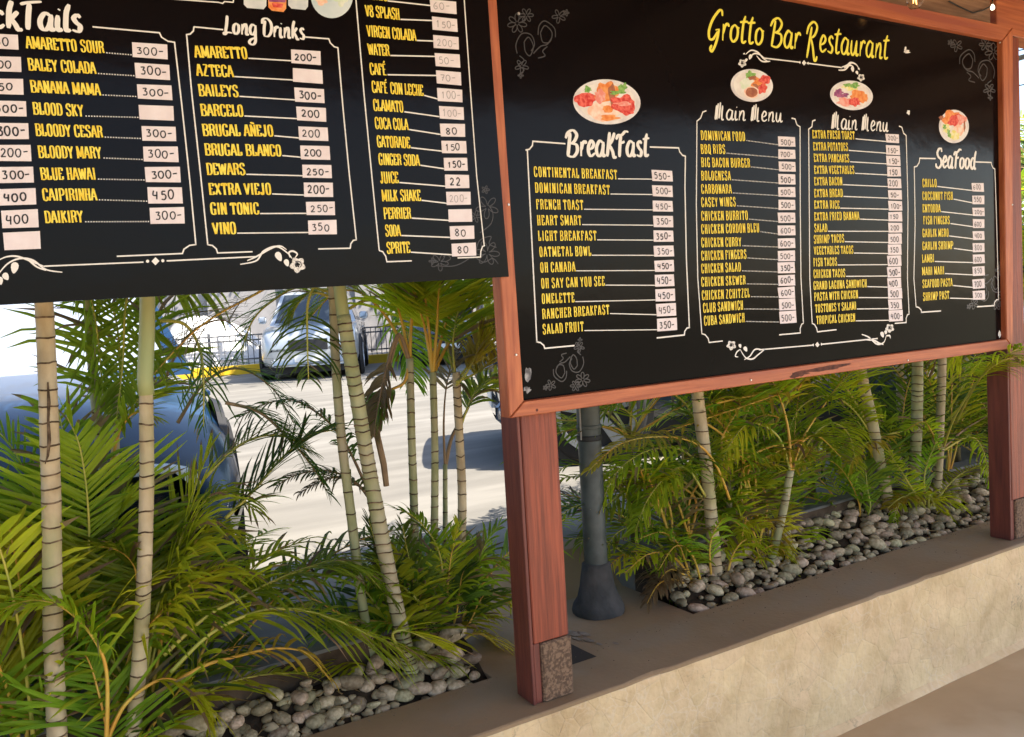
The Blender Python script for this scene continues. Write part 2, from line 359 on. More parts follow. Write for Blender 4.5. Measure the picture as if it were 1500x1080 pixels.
# ---- slab between the two beds (same cement), reaching back to the lot
b = MB()
ys = [(2.2355, .4572), (2.56, .4572), (2.66, .4572), (2.84, .596), (2.93, .602)]
b.add([(x, y, z) for y, z in ys for x in (1.17, 2.02)]+[(x, 2.2355, .3) for x in (1.17, 2.02)]+[(x, 2.93, .3) for x in (1.17, 2.02)], [(2*i, 2*i+1, 2*i+3, 2*i+2) for i in range(4)]+[(1, 3, 5, 7, 9, 13, 11), (0, 10, 12, 8, 6, 4, 2)])
struct("cement_slab", b, M_cap)
b = MB(); q = [onZ(829, 940, .4592), onZ(874, 962, .4592), onZ(829, 977, .4592), onZ(812, 962, .4592)]  # flat dark patch painted for the shade of a recess beside the post
b.add([(v.x, v.y, .4596) for v in q], [(0,1,2,3)]); M_dk = mat("dark_recess_shade", (.045, .036, .03), .8, .2)
struct("recess_shade", b, M_dk)
M_sc = mat("scraped_plaster", (.30, .25, .20), .9, .2, col2=(.20, .15, .11), nscale=40, coord='World')
for (px, py, w_, h_) in ((838, 928, 14, 4), (862, 938, 9, 3), (856, 929, 10, 2.5), (845, 936, 8, 2), (878, 944, 5, 1.5), (902, 943, 5, 1.8)):
    vs = []
    for k in range(14):
        a = 2*math.pi*k/14; r_ = 1+.45*noise.noise(Vector((px+k*2.3, py, 0)))
        p_ = onZ(px+w_*r_*math.cos(a), py+h_*r_*math.sin(a)+w_*r_*math.cos(a)*.25, .459); vs.append((p_.x, p_.y, .4604))
    b = MB(); b.add(vs, [tuple(range(14))[::-1]]); struct("scraped_patch", b, M_sc)

M_peb2 = mat('small_river_stone', (.13, .105, .06), .85, .2, col2=(.34, .275, .175), nscale=13, ndet=1, coord='World', lo=.42, hi=.58)
M_litter = mat('dry_litter', (.22, .15, .07), .9, .1, col2=(.36, .27, .13), nscale=20, coord='World')
M_crumb = mat('grit', (.34, .27, .19), .95, .1, col2=(.12, .09, .06), nscale=90, coord='World')
V = []; Fs = []; rg = random.Random(77)
for i in range(420):
    x = rg.uniform(.7, 4.4); y = rg.choice((rg.uniform(1.97, 2.23), rg.uniform(2.19, 2.232), rg.uniform(2.19, 2.232))); s_ = rg.uniform(.0008, .0032); n = len(V)
    V += [(x-s_, y, .4592), (x, y-s_*rg.uniform(.5, 1.2), .4592), (x+s_, y+s_*.3, .4592), (x+.2*s_, y+s_, .4592), (x, y, .4592+s_*.9)]; Fs += [(n, n+1, n+4), (n+1, n+2, n+4), (n+2, n+3, n+4), (n+3, n, n+4)]
gt = obj("grit", V, Fs, M_crumb, wall); gt['kind'] = 'stuff'
# ---- planting beds with river stones
def stone_mesh(seed):
    r = random.Random(seed); vs = []; fs = []; n, mrows = 10, 6
    sx, sy, sz = 1, r.uniform(.58, .85), r.uniform(.38, .58)
    for i in range(mrows+1):
        th = math.pi*i/mrows
        for k in range(n):
            ph = 2*math.pi*k/n
            d = Vector((math.sin(th)*math.cos(ph), math.sin(th)*math.sin(ph), math.cos(th)))
            q = 1+.24*noise.noise(d*1.3+Vector((seed*7.1, 0, 0)))
            vs.append((d.x*sx*q, d.y*sy*q, d.z*sz*q))
    for i in range(mrows):
        for k in range(n): fs.append((i*n+k, i*n+(k+1) % n, (i+1)*n+(k+1) % n, (i+1)*n+k))
    me = bpy.data.meshes.new("stone"); me.from_pydata(vs, [], fs); me.materials.append(M_peb); smooth(me); return me
STM = [stone_mesh(s) for s in range(10)]
def bz(x, y, y1f): return .436+(.135 if x > 2 else .10)*max(0, min(1, (y-2.24)/(y1f(x)-2.27)))
def bed(name, x0, x1, y1f, rmin, rmax, seed, maxn, heap):
    b = MB(); n = 30; vs = []
    for i in range(n+1):
        x = x0+(x1-x0)*i/n
        for k in range(5):
            y = 2.2355+(y1f(x)-2.2355)*k/4; vs.append((x, y, bz(x, y, y1f)-.012+.014*noise.noise(Vector((x*5, y*5, seed)))))
    b.add(vs, [(i*5+k, (i+1)*5+k, (i+1)*5+k+1, i*5+k+1) for i in range(n) for k in range(4)])
    o = struct(name, b, M_soil, sm=True)
    r = random.Random(seed); placed = []
    for t in range(9000):
        if len(placed) >= maxn: break
        x = r.uniform(x0+.03, x1-.03); y = r.uniform(2.262, y1f(x)-.03); rad = r.uniform(rmin, rmax)*(1 if r.random() > .3 else .7)
        if not heap(x, y): continue
        lay = 0; ok = True
        for (px, py, pr, pl) in placed:
            d = math.hypot(px-x, py-y)
            if d < (pr+rad)*.70:
                if d > (pr+rad)*.40 and pl == 0 and t > 1500: lay = 1
                else: ok = False; break
        if not ok: continue
        placed.append((x, y, rad, lay))
        s_ = bpy.data.objects.new("stone", r.choice(STM)); COL.objects.link(s_); s_.parent = o
        s_.location = (x, y, bz(x, y, y1f)+rad*.04+lay*rad*.6); s_.scale = (rad, rad, rad)
        s_.rotation_euler = (r.uniform(-.35, .35), r.uniform(-.35, .35), r.uniform(0, 6.28))
    V = []; Fs = []
    for i in range(int(560*(x1-max(x0, .1))/2.9)):              # smaller stones packed between the big ones
        x = r.uniform(max(x0, .1)+.02, x1-.02); y = r.uniform(2.25, y1f(x)-.015); q_ = r.choice(STM); rad = r.uniform(.011, .024); a = r.uniform(0, 6.28); n = len(V); ca, sa = math.cos(a)*rad, math.sin(a)*rad
        zc = bz(x, y, y1f)+rad*.15
        for v in q_.vertices: V.append((x+v.co.x*ca-v.co.y*sa, y+v.co.x*sa+v.co.y*ca, zc+v.co.z*rad))
        Fs += [tuple(n+k for k in p.vertices) for p in q_.polygons]
    sm_ = obj("small_stones", V, Fs, M_peb2, o, sm=True); sm_['kind'] = 'stuff'
    V = []; Fs = []
    for i in range(170):                                       # dropped dry leaflets and sheath scraps
        x = r.uniform(x0+.03, x1-.03); y = r.uniform(2.25, y1f(x)-.02); z = bz(x, y, y1f)+r.uniform(.004, .026); a = r.uniform(0, 6.28); l_ = r.uniform(.02, .09); w_ = r.uniform(.002, .005)
        d = Vector((math.cos(a), math.sin(a), r.uniform(-.2, .2)))*l_; q = Vector((-math.sin(a), math.cos(a), .2))*w_; p = Vector((x, y, z)); n = len(V)
        V += [p-q, p+q, p+d*.5+q+Vector((0, 0, .006)), p+d*.5-q+Vector((0, 0, .006)), p+d]; Fs += [(n, n+1, n+2, n+3), (n+3, n+2, n+4)]
    lt = obj("leaf_litter", V, Fs, M_litter, o); lt['kind'] = 'stuff'
    return o
bed("planting_bed", -1.6, 1.17, lambda x: bedback(max(-2, min(x, 4))), .030, .050, 5, 290, lambda x, y: x > .15)
bed("planting_bed", 2.02, 4.9, lambda x: 2.60 if x < 2.3 else 2.58, .027, .046, 9, 299, lambda x, y: True)

# ------------------------------------------------------------------ SHELTER: posts, header beam, ceiling
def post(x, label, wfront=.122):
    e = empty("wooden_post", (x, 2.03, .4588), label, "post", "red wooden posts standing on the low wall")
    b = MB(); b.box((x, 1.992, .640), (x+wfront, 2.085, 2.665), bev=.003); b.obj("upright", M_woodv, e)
    b = MB(); b.box((x-.012, 1.9945, .4594), (x-.0015, 2.088, 2.664), bev=.002); b.obj("side_board", M_woodd, e)  # side face set darker than the upright
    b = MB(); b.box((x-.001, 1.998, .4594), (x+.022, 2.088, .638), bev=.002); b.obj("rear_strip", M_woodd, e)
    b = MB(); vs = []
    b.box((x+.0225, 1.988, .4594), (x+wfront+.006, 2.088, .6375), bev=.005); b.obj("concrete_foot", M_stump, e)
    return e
post(1.185, "red wooden post between the two menu boards, on a rough concrete foot")
post(3.700, "red wooden post at the right edge, half behind palm leaves")
b = MB(); b.box((-5, 2.0, 2.672), (3.62, 2.085, 2.86), bev=.003)
hb = b.obj("header_beam", M_brown); tag(hb, "dim brown header beam above the framed menu board", "beam")
b = MB(); b.box((3.66, 1.996, 2.672), (9, 2.09, 2.835), bev=.003)
hb2 = b.obj("header_beam", M_wood); tag(hb2, "bright red beam at the top right corner beyond the framed board", "beam")
roof = empty("shelter_roof", (1, 0, 2.87), "brown boarded ceiling with rafters above the menu boards", "roof")
for i in range(18):
    y0_ = -.72 + i*.16
    b = MB(); b.box((-5, y0_, 2.952), (9, y0_+.152, 2.975), bev=.003); b.obj("ceiling_board", M_ceil, roof)
b = MB(); b.box((-5.1, -.76, 2.98), (9.1, 2.25, 3.03)); b.obj("roof_covering", M_brown, roof)
for i in range(12):
    x = -4.6+i*1.18
    b = MB(); b.box((x, -.72, 2.865), (x+.07, 2.2, 2.948), bev=.003); b.obj("rafter", M_ceil, roof)

# ------------------------------------------------------------------ LETTERING ENGINE
def cat(pts, sub=6, closed=False):
    if len(pts) < 3: return [Vector(p) for p in pts]
    P = [Vector(p) for p in pts]; out = []
    for i in range(len(P)-1):
        p0 = P[max(i-1, 0)]; p1 = P[i]; p2 = P[i+1]; p3 = P[min(i+2, len(P)-1)]
        for k in range(sub):
            t = k/sub
            out.append(.5*((2*p1)+(-p0+p2)*t+(2*p0-5*p1+4*p2-p3)*t*t+(-p0+3*p1-3*p2+p3)*t**3))
    out.append(P[-1]); return out
def ribbon(pts, wf):
    """2-D polyline -> quad strip; wf(i, tangent, t) = half width"""
    n = len(pts); vs = []
    for i in range(n):
        t = pts[min(i+1, n-1)]-pts[max(i-1, 0)]
        if t.length < 1e-9: t = Vector((1, 0))
        t.normalize(); h = wf(i, t, i/(n-1)); nn = Vector((-t.y, t.x))*h
        vs += [pts[i]+nn, pts[i]-nn]
    return vs, [(2*i, 2*i+1, 2*i+3, 2*i+2) for i in range(n-1)]
# condensed slab capitals: strokes; 'c' = smooth
SL = {
'A': [('l', (.06,0),(.46,1)), ('l', (.54,1),(.94,0)), ('l', (.22,.32),(.78,.32))],
'B': [('s',.2), ('c',(.2,.98),(.62,.97),(.84,.86),(.8,.62),(.55,.53),(.2,.52)), ('c',(.2,.5),(.62,.5),(.88,.37),(.86,.12),(.6,.02),(.2,.02))],
'C': [('c',(.84,.70),(.8,.92),(.5,1),(.22,.88),(.17,.5),(.22,.12),(.5,0),(.8,.08),(.85,.32))],
'D': [('s',.2), ('c',(.2,.98),(.6,.96),(.84,.8),(.86,.5),(.84,.2),(.6,.04),(.2,.02))],
'E': [('s',.22), ('l',(.22,.97),(.86,.97)), ('l',(.22,.52),(.7,.52)), ('l',(.22,.03),(.88,.03)), ('t',.84,.97,.74), ('t',.86,.03,.28)],
'F': [('s',.22), ('l',(.22,.97),(.86,.97)), ('l',(.22,.52),(.7,.52)), ('t',.84,.97,.72)],
'G': [('c',(.82,.74),(.78,.93),(.5,1),(.22,.88),(.16,.5),(.22,.12),(.5,0),(.74,.06),(.8,.2)), ('l',(.8,.0),(.8,.44)), ('l',(.56,.44),(.95,.44))],
'H': [('s',.2), ('s',.8), ('l',(.2,.52),(.8,.52))],
'I': [('s',.5)],
'J': [('l',(.66,.98),(.66,.2)), ('c',(.66,.22),(.56,.03),(.3,.02),(.16,.22)), ('l',(.42,.97),(.88,.97))],
'K': [('s',.2), ('l',(.84,.98),(.3,.48)), ('l',(.42,.58),(.88,.02))],
'L': [('s',.24), ('l',(.24,.03),(.86,.03)), ('t',.84,.03,.32)],
'M': [('s',.14), ('s',.86), ('l',(.16,.98),(.5,.12)), ('l',(.5,.12),(.84,.98))],
'N': [('s',.17), ('s',.83), ('l',(.2,.98),(.8,.02))],
'Ñ': [('s',.17), ('s',.83), ('l',(.2,.98),(.8,.02)), ('c',(.25,1.12),(.4,1.2),(.6,1.1),(.78,1.18))],
'O': [('c',(.5,1),(.24,.9),(.17,.5),(.24,.1),(.5,0),(.76,.1),(.83,.5),(.76,.9),(.5,1))],
'P': [('s',.2), ('c',(.2,.98),(.62,.97),(.86,.82),(.84,.58),(.6,.46),(.2,.46))],
'Q': [('c',(.5,1),(.24,.9),(.17,.5),(.24,.1),(.5,0),(.76,.1),(.83,.5),(.76,.9),(.5,1)), ('l',(.55,.2),(.92,-.1))],
'R': [('s',.2), ('c',(.2,.98),(.62,.97),(.84,.85),(.8,.62),(.55,.52),(.2,.51)), ('c',(.55,.52),(.76,.44),(.8,.2),(.92,.02))],
'S': [('c',(.82,.74),(.76,.95),(.45,1),(.2,.86),(.24,.64),(.55,.52),(.8,.38),(.82,.14),(.55,0),(.24,.05),(.17,.28))],
'T': [('s',.5), ('l',(.08,.97),(.92,.97)), ('t',.1,.97,.76), ('t',.9,.97,.76)],
'U': [('l',(.2,.98),(.2,.25)), ('c',(.2,.3),(.26,.05),(.5,0),(.74,.05),(.8,.3)), ('l',(.8,.25),(.8,.98)), ('l',(.04,.97),(.36,.97)), ('l',(.64,.97),(.96,.97))],
'V': [('l',(.1,.98),(.48,.02)), ('l',(.5,.02),(.9,.98))],
'W': [('l',(.06,.98),(.28,.02)), ('l',(.28,.02),(.5,.9)), ('l',(.5,.9),(.72,.02)), ('l',(.72,.02),(.94,.98))],
'X': [('l',(.1,.98),(.88,.02)), ('l',(.86,.98),(.12,.02))],
'Y': [('l',(.08,.98),(.5,.48)), ('l',(.92,.98),(.5,.48)), ('l',(.5,0),(.5,.5)), ('l',(.32,.03),(.68,.03))],
'Z': [('l',(.14,.97),(.84,.97)), ('l',(.82,.96),(.16,.04)), ('l',(.14,.03),(.88,.03))],
'É': [('s',.22), ('l',(.22,.97),(.86,.97)), ('l',(.22,.52),(.7,.52)), ('l',(.22,.03),(.88,.03)), ('l',(.45,1.08),(.7,1.25))],
'8': [('c',(.5,.54),(.24,.64),(.22,.88),(.5,1),(.78,.88),(.76,.64),(.5,.54),(.2,.4),(.18,.12),(.5,0),(.82,.12),(.8,.4),(.5,.54))],
}
SLW = {'I': .55, 'M': 1.3, 'W': 1.35, ' ': .55, 'E': .9, 'F': .88, 'L': .85, 'J': .85}
def slab(text, thick, thin, gap):
    """-> list of (pts, half-width fn) in units: x advance cells, y 0..1"""
    out = []; x = 0
    for ch in text:
        w_ = SLW.get(ch, 1.0)
        if ch == ' ': x += w_; continue
        for s_ in SL[ch]:
            k = s_[0]
            if k == 's':
                out.append([Vector((x+s_[1]*w_, 0)), Vector((x+s_[1]*w_, 1))])
                r_ = .2/(w_ if w_ > 1 else 1)
                for yy in (.03, .97): out.append([Vector((x+(s_[1]-r_)*w_, yy)), Vector((x+(s_[1]+r_)*w_, yy))])
            elif k == 't': out.append([Vector((x+s_[1]*w_, s_[2])), Vector((x+s_[1]*w_, s_[3]))])
            elif k == 'l': out.append([Vector((x+p[0]*w_, p[1])) for p in s_[1:]])
            else: out.append([Vector((x+p[0]*w_, p[1])) for p in cat([Vector(q) for q in s_[1:]], 4)])
        x += w_+gap
    return out, x-gap
class Surf:
    """a board face: pixel positions are laid onto the real plane y = Y"""
    def __init__(s, Y): s.Y = Y
    def p(s, x, y): v = onY(x, y, s.Y); return Vector((v.x, v.z))
def to_mesh(strokes, org, ex, ey, wfun, y0, eps=.00004):
    """strokes in glyph units -> 3D on plane; org/ex/ey 2-D world (x,z)"""
    V = []; Fs = []; z = 0
    for k, pts in enumerate(strokes):
        P = [org+ex*p.x+ey*p.y for p in pts]
        vs, fs = ribbon(P, wfun); n = len(V)
        for i, v in enumerate(vs): V.append((v.x, y0-eps*(k % 6)-eps*.8*i/len(vs), v.y))
        Fs += [tuple(a+n for a in f) for f in fs]
    return V, Fs
def lettering(S, text, L, R, cap, parent, thick=.17, thin=.085, gap=.12, m_=None, name="lettering", dy=.0012):
    st, adv = slab(text, thick, thin, gap)
    a = S.p(*L); c = S.p(*R); t = S.p(L[0], L[1]-cap)
    ex = (c-a)/adv; h = (t-a).length; ey = Vector((-ex.y, ex.x)).normalized()*h
    cell = ex.length; e1 = ex.normalized(); e2 = ey.normalized()
    def wf(i, tg, u):
        v = abs(tg.dot(e2)); return (h*thin+(cell*thick-h*thin)*v**1.3)*.5*1.0
    V, Fs = to_mesh(st, a, ex, ey, wf, S.Y-dy)
    return obj(name, V, Fs, m_ or M_yellow, parent)
def line(S, pts, wpx, parent, name="rule_line", m_=None, smooth_=False, dy=.0008, dotted=False):
    P = [S.p(*p) for p in pts]
    if smooth_: P = cat(P, 8)
    w_ = wpx/2*((S.p(pts[0][0]+1, pts[0][1])-S.p(*pts[0])).length*.5+.5*(S.p(pts[0][0], pts[0][1]+1)-S.p(*pts[0])).length)
    V = []; Fs = []
    if dotted:
        a, c = P[0], P[-1]; d = (c-a); n = max(2, int(d.length/(w_*4.4))); e = d.normalized()*w_*1.05; q = Vector((-e.y, e.x))
        for i in range(n):
            o_ = a+d*(i+.5)/n; k = len(V)
            for v in (o_-e-q, o_+e-q, o_+e+q, o_-e+q): V.append((v.x, S.Y-dy, v.y))
            Fs.append((k, k+1, k+2, k+3))
    else:
        for i in range(len(P)-1):
            a, c = P[i], P[i+1]; e = (c-a).normalized()*w_; q = Vector((-e.y, e.x)); k = len(V); dd = dy+.00003*(i % 2)
            for v in (a-e*.7-q, c+e*.7-q, c+e*.7+q, a-e*.7+q): V.append((v.x, S.Y-dd, v.y))
            Fs.append((k, k+1, k+2, k+3))
    return obj(name, V, Fs, m_ or M_white, parent)
DG = {
'0': [((.5,.95),(.2,.8),(.12,.4),(.35,.05),(.7,.1),(.88,.5),(.75,.85),(.5,.95))],
'1': [((.3,.7),(.55,.95)), ((.55,.95),(.48,.02))],
'2': [((.18,.75),(.45,.95),(.75,.75),(.6,.45),(.15,.08)), ((.15,.08),(.85,.1))],
'3': [((.2,.9),(.75,.92),(.5,.6)), ((.45,.58),(.8,.45),(.7,.1),(.2,.08))],
'4': [((.25,.95),(.15,.45),(.8,.45)), ((.72,.85),(.66,.0))],
'5': [((.8,.92),(.3,.92)), ((.3,.92),(.25,.55)), ((.25,.55),(.6,.62),(.85,.35),(.6,.05),(.18,.1))],
'6': [((.7,.95),(.3,.65),(.15,.3),(.4,.03),(.75,.15),(.7,.42),(.3,.42))],
'7': [((.15,.9),(.85,.92)), ((.85,.92),(.4,.0)), ((.35,.5),(.75,.52))],
'8': [((.5,.52),(.2,.75),(.5,.97),(.78,.75),(.5,.52),(.2,.25),(.5,.02),(.8,.25),(.5,.52))],
'-': [((.1,.5),(.9,.55))],
}
hr = random.Random(11)
def sticker(S, tl, br, skew, price, parent, faded=False):
    """tl, br pixel corners; skew = px the top right sits below the top left"""
    (x0, y0), (x1, y1) = tl, br; H = y1-y0-skew
    j = lambda: hr.uniform(-.5, .5)
    Q = [S.p(x0+j(), y0+j()), S.p(x1-1.2*H/25+j()*.6, y0+skew+j()), S.p(x1+j()*.6, y1+j()), S.p(x0+1.6*H/25+j(), y0+H+j())]
    V = [(q.x, S.Y-.0001, q.y) for q in Q]+[(q.x, S.Y-.0014, q.y) for q in Q]
    o = obj("price_sticker", V, [(7,6,5,4),(0,1,5,4),(1,2,6,5),(2,3,7,6),(3,0,4,7)], M_tag, parent)
    if price:
        ex0 = Q[1]-Q[0]; ey0 = Q[0]-Q[3]; n = len(price); st = []; x = 0
        for ch in price:
            w_ = .9 if ch != '-' else .7
            dx, dy_, sc_ = hr.uniform(-.05, .05), hr.uniform(-.06, .06), hr.uniform(.88, 1.08)
            for s_ in DG[ch]:
                st.append([Vector((x+dx+p.x*w_*.88, (p.y*sc_+dy_))) for p in cat([Vector(q) for q in s_], 4)])
            x += w_
        wid = .80 if n >= 4 else (.66 if n == 3 else .5); lf = hr.uniform(.08, .14)+(0 if n >= 3 else .08); hh = hr.uniform(.52, .62)
        ex = ex0*(wid/x); ey = ey0*hh; org = Q[3]+ex0*lf+ey0*hr.uniform(.16, .24)
        pw = ey0.length*(.085 if not faded else .06)*hr.uniform(.85, 1.15)
        V, Fs = to_mesh(st, org, ex, ey, lambda i, t, u: pw*.5, S.Y-.0019)
        obj("handwriting", V, Fs, M_inkf if faded else M_ink, o)
    return o
# brush script
SC = {
'a': (.62, [((.50,.42),(.3,.5),(.1,.3),(.1,.08),(.25,.0),(.42,.14),(.52,.42)), ((.53,.47),(.46,.14),(.5,.0),(.62,.06))]),
'b': (.6, [((.3,1.0),(.2,.6),(.12,.05)), ((.15,.25),(.35,.48),(.52,.32),(.42,.05),(.22,.0),(.12,.1))]),
'c': (.5, [((.46,.38),(.32,.48),(.12,.3),(.1,.08),(.25,.0),(.46,.1))]),
'd': (.62, [((.46,.42),(.28,.48),(.1,.3),(.1,.08),(.24,.0),(.42,.14)), ((.62,1.0),(.5,.5),(.44,.12),(.52,.0),(.62,.06))]),
'e': (.5, [((.12,.2),(.34,.28),(.42,.4),(.28,.5),(.11,.32),(.1,.1),(.24,.0),(.48,.1))]),
'g': (.6, [((.48,.42),(.28,.48),(.1,.3),(.12,.08),(.3,.04),(.46,.22)), ((.52,.46),(.46,.1),(.42,-.28),(.2,-.42),(-.02,-.34),(.1,-.2),(.5,-.08))]),
'i': (.3, [((.16,.46),(.1,.15),(.14,.0),(.28,.06)), ((.21,.66),(.24,.72))]),
'k': (.6, [((.3,1.0),(.2,.6),(.1,.0)), ((.5,.5),(.3,.34),(.2,.24)), ((.22,.28),(.36,.12),(.46,-.04),(.6,.0))]),
'l': (.3, [((.32,1.0),(.2,.6),(.12,.12),(.16,.0),(.3,.05))]),
'n': (.62, [((.16,.46),(.1,.0)), ((.11,.15),(.26,.4),(.42,.47),(.46,.32),(.42,.06),(.48,.0),(.6,.05))]),
'o': (.56, [((.3,.48),(.12,.36),(.08,.12),(.22,.0),(.42,.12),(.46,.36),(.3,.48)), ((.4,.42),(.56,.4))]),
'r': (.46, [((.14,.46),(.1,.0)), ((.11,.18),(.22,.4),(.36,.48),(.44,.4))]),
's': (.48, [((.42,.42),(.3,.5),(.16,.4),(.24,.27),(.38,.16),(.3,.0),(.06,.04))]),
't': (.42, [((.3,.92),(.2,.5),(.14,.12),(.2,.0),(.38,.06)), ((.02,.58),(.22,.62),(.46,.66))]),
'u': (.62, [((.14,.46),(.1,.14),(.2,.0),(.36,.12),(.46,.44)), ((.48,.47),(.44,.12),(.48,.0),(.62,.06))]),
'B': (.78, [((.28,.95),(.2,.5),(.1,-.02)), ((.0,.72),(.16,.95),(.45,1.05),(.66,.86),(.5,.6),(.26,.5)), ((.3,.5),(.62,.46),(.66,.2),(.42,-.02),(.06,.02))]),
'C': (.72, [((.66,.78),(.62,.98),(.42,1.0),(.16,.7),(.08,.3),(.22,.02),(.45,.02),(.66,.2))]),
'D': (.82, [((.3,.9),(.2,.5),(.16,.04)), ((.04,.7),(.14,.96),(.44,1.02),(.72,.78),(.72,.34),(.48,.02),(.12,.02))]),
'F': (.62, [((.34,.92),(.26,.5),(.2,-.04)), ((.02,.7),(.18,.88),(.4,.9),(.62,1.04),(.82,1.02)), ((.22,.56),(.38,.56),(.56,.62))]),
'G': (.74, [((.78,.86),(.74,1.04),(.58,1.02),(.28,.7),(.1,.3),(.14,.02),(.34,.02),(.56,.3)), ((.44,.34),(.66,.38)), ((.64,.38),(.5,-.1),(.3,-.42),(.2,-.34),(.28,-.2))]),
'K': (.66, [((.3,1.0),(.2,.5),(.1,-.02)), ((.6,.98),(.4,.62),(.18,.44)), ((.26,.46),(.44,.2),(.52,-.06),(.68,-.02))]),
'L': (.62, [((.3,1.0),(.22,.5),(.1,.06)), ((.1,.06),(.0,.0),(.06,-.06),(.26,.06),(.6,.04))]),
'M': (.84, [((.18,.86),(.12,.4),(.06,-.02)), ((.3,.98),(.22,.4),(.18,.0)), ((.46,1.05),(.4,.5),(.34,.06)), ((.62,.86),(.56,.4),(.56,.0),(.7,.02))]),
'R': (.8, [((.3,.9),(.22,.5),(.06,-.3)), ((.0,.6),(.12,.92),(.42,1.1),(.64,.92),(.5,.6),(.24,.46)), ((.28,.46),(.42,.1),(.52,-.34),(.62,-.36),(.7,-.2))]),
'S': (.66, [((.6,.84),(.52,1.02),(.3,.98),(.16,.76),(.28,.56),(.52,.42),(.56,.16),(.32,-.04),(.08,.04),(.04,.2))]),
'T': (.6, [((.34,.96),(.26,.5),(.2,-.02)), ((.0,.92),(.3,1.0),(.8,1.06))]),
' ': (.34, []),
}
def script(S, text, L, R, cap, parent, pen=.11, thinr=.45, slant=.08, m_=None, name="title_lettering"):
    st = []; x = 0
    for ch in text:
        w_, ss = SC[ch]
        lw = ch.islower(); yy = (lambda v: v if not lw else (v*1.27 if v < .55 else .70+(v-.55)*.72))
        for s_ in ss: st.append([Vector((x+p.x+slant*p.y, yy(p.y))) for p in cat([Vector(q) for q in s_], 5)])
        x += w_
    a = S.p(*L); c = S.p(*R); t = S.p(L[0], L[1]-cap)
    ex = (c-a)/x; h = (t-a).length; ey = Vector((-ex.y, ex.x)).normalized()*h; e2 = ey.normalized(); pw = h*pen
    def wf(i, tg, u):
        v = abs(tg.dot(e2)); e = min(1, .55+3.5*min(u, 1-u)); return pw*.5*(thinr+(1-thinr)*v)*e
    V, Fs = to_mesh(st, a, ex, ey, wf, S.Y-.0011)
    return obj(name, V, Fs, m_ or M_white, parent)
def blob(S, cx, cy, rx, ry, m_, parent, name, dy, wob=0, seed=0, tilt=0, n=28):
    vs = []
    for k in range(n):
        a = 2*math.pi*k/n; r_ = 1+wob*noise.noise(Vector((math.cos(a)*1.7+seed*3.3, math.sin(a)*1.7, seed)))*2
        dx, dy_ = rx*r_*math.cos(a), ry*r_*math.sin(a); q = S.p(cx+dx*math.cos(tilt)-dy_*math.sin(tilt), cy+dx*math.sin(tilt)+dy_*math.cos(tilt))
        vs.append((q.x, S.Y-dy, q.y))
    return obj(name, vs, [tuple(range(n))], m_, parent)
def food(S, cx, cy, rx, ry, tilt, parent, items, label):
    """flat printed picture of a dish, in layers of colour"""
    e = blob(S, cx, cy, rx, ry, FM['rim'], parent, "dish_picture", .0009, tilt=tilt, n=40); e['label'] = label
    blob(S, cx, cy, rx*.86, ry*.86, FM['white'], e, "dish_well", .0010, tilt=tilt, n=40)
    for i, (u, v, a, c, mm, wob) in enumerate(items):
        blob(S, cx+u*rx, cy+v*ry, a*rx, c*ry, FM[mm], e, "food_piece", .0011+.00003*i, wob, i+cx)
FM = {k: mat("food_"+k, a, .6, .3, col2=c, nscale=s_, coord='World', lo=.4, hi=.6) for k, a, c, s_ in (
    ('rim', (.62,.58,.58), (.78,.76,.76), 20), ('white', (.80,.77,.73), (.72,.66,.62), 40), ('red', (.58,.03,.025), (.80,.16,.12), 90), ('orange', (.74,.20,.04), (.84,.36,.12), 60),
    ('green', (.12,.32,.06), (.30,.50,.14), 90), ('brown', (.30,.09,.05), (.42,.16,.08), 60), ('egg', (.86,.72,.62), (.85,.50,.35), 50), ('yellow', (.75,.68,.18), (.82,.78,.50), 70), ('purple', (.22,.05,.16), (.42,.12,.25), 80), ('pink', (.82,.45,.38), (.78,.25,.20), 70),
    ('pale', (.62,.72,.55), (.76,.80,.70), 50))}
FLW = lambda S, par, cx, cy, s_, flip, m_=None, rot=0: flourish(S, par, cx, cy, s_, flip, m_, rot)
def petal(S, cx, cy, L_, W_, ang, m_, parent, dy=.0009):
    vs = []
    for k in range(12):
        a = 2*math.pi*k/12; u = L_*(math.cos(a)+1)/2; v = W_*math.sin(a)*(1-.35*math.cos(a))
        q = S.p(cx+u*math.cos(ang)-v*math.sin(ang), cy+u*math.sin(ang)+v*math.cos(ang)); vs.append((q.x, S.Y-dy, q.y))
    return vs
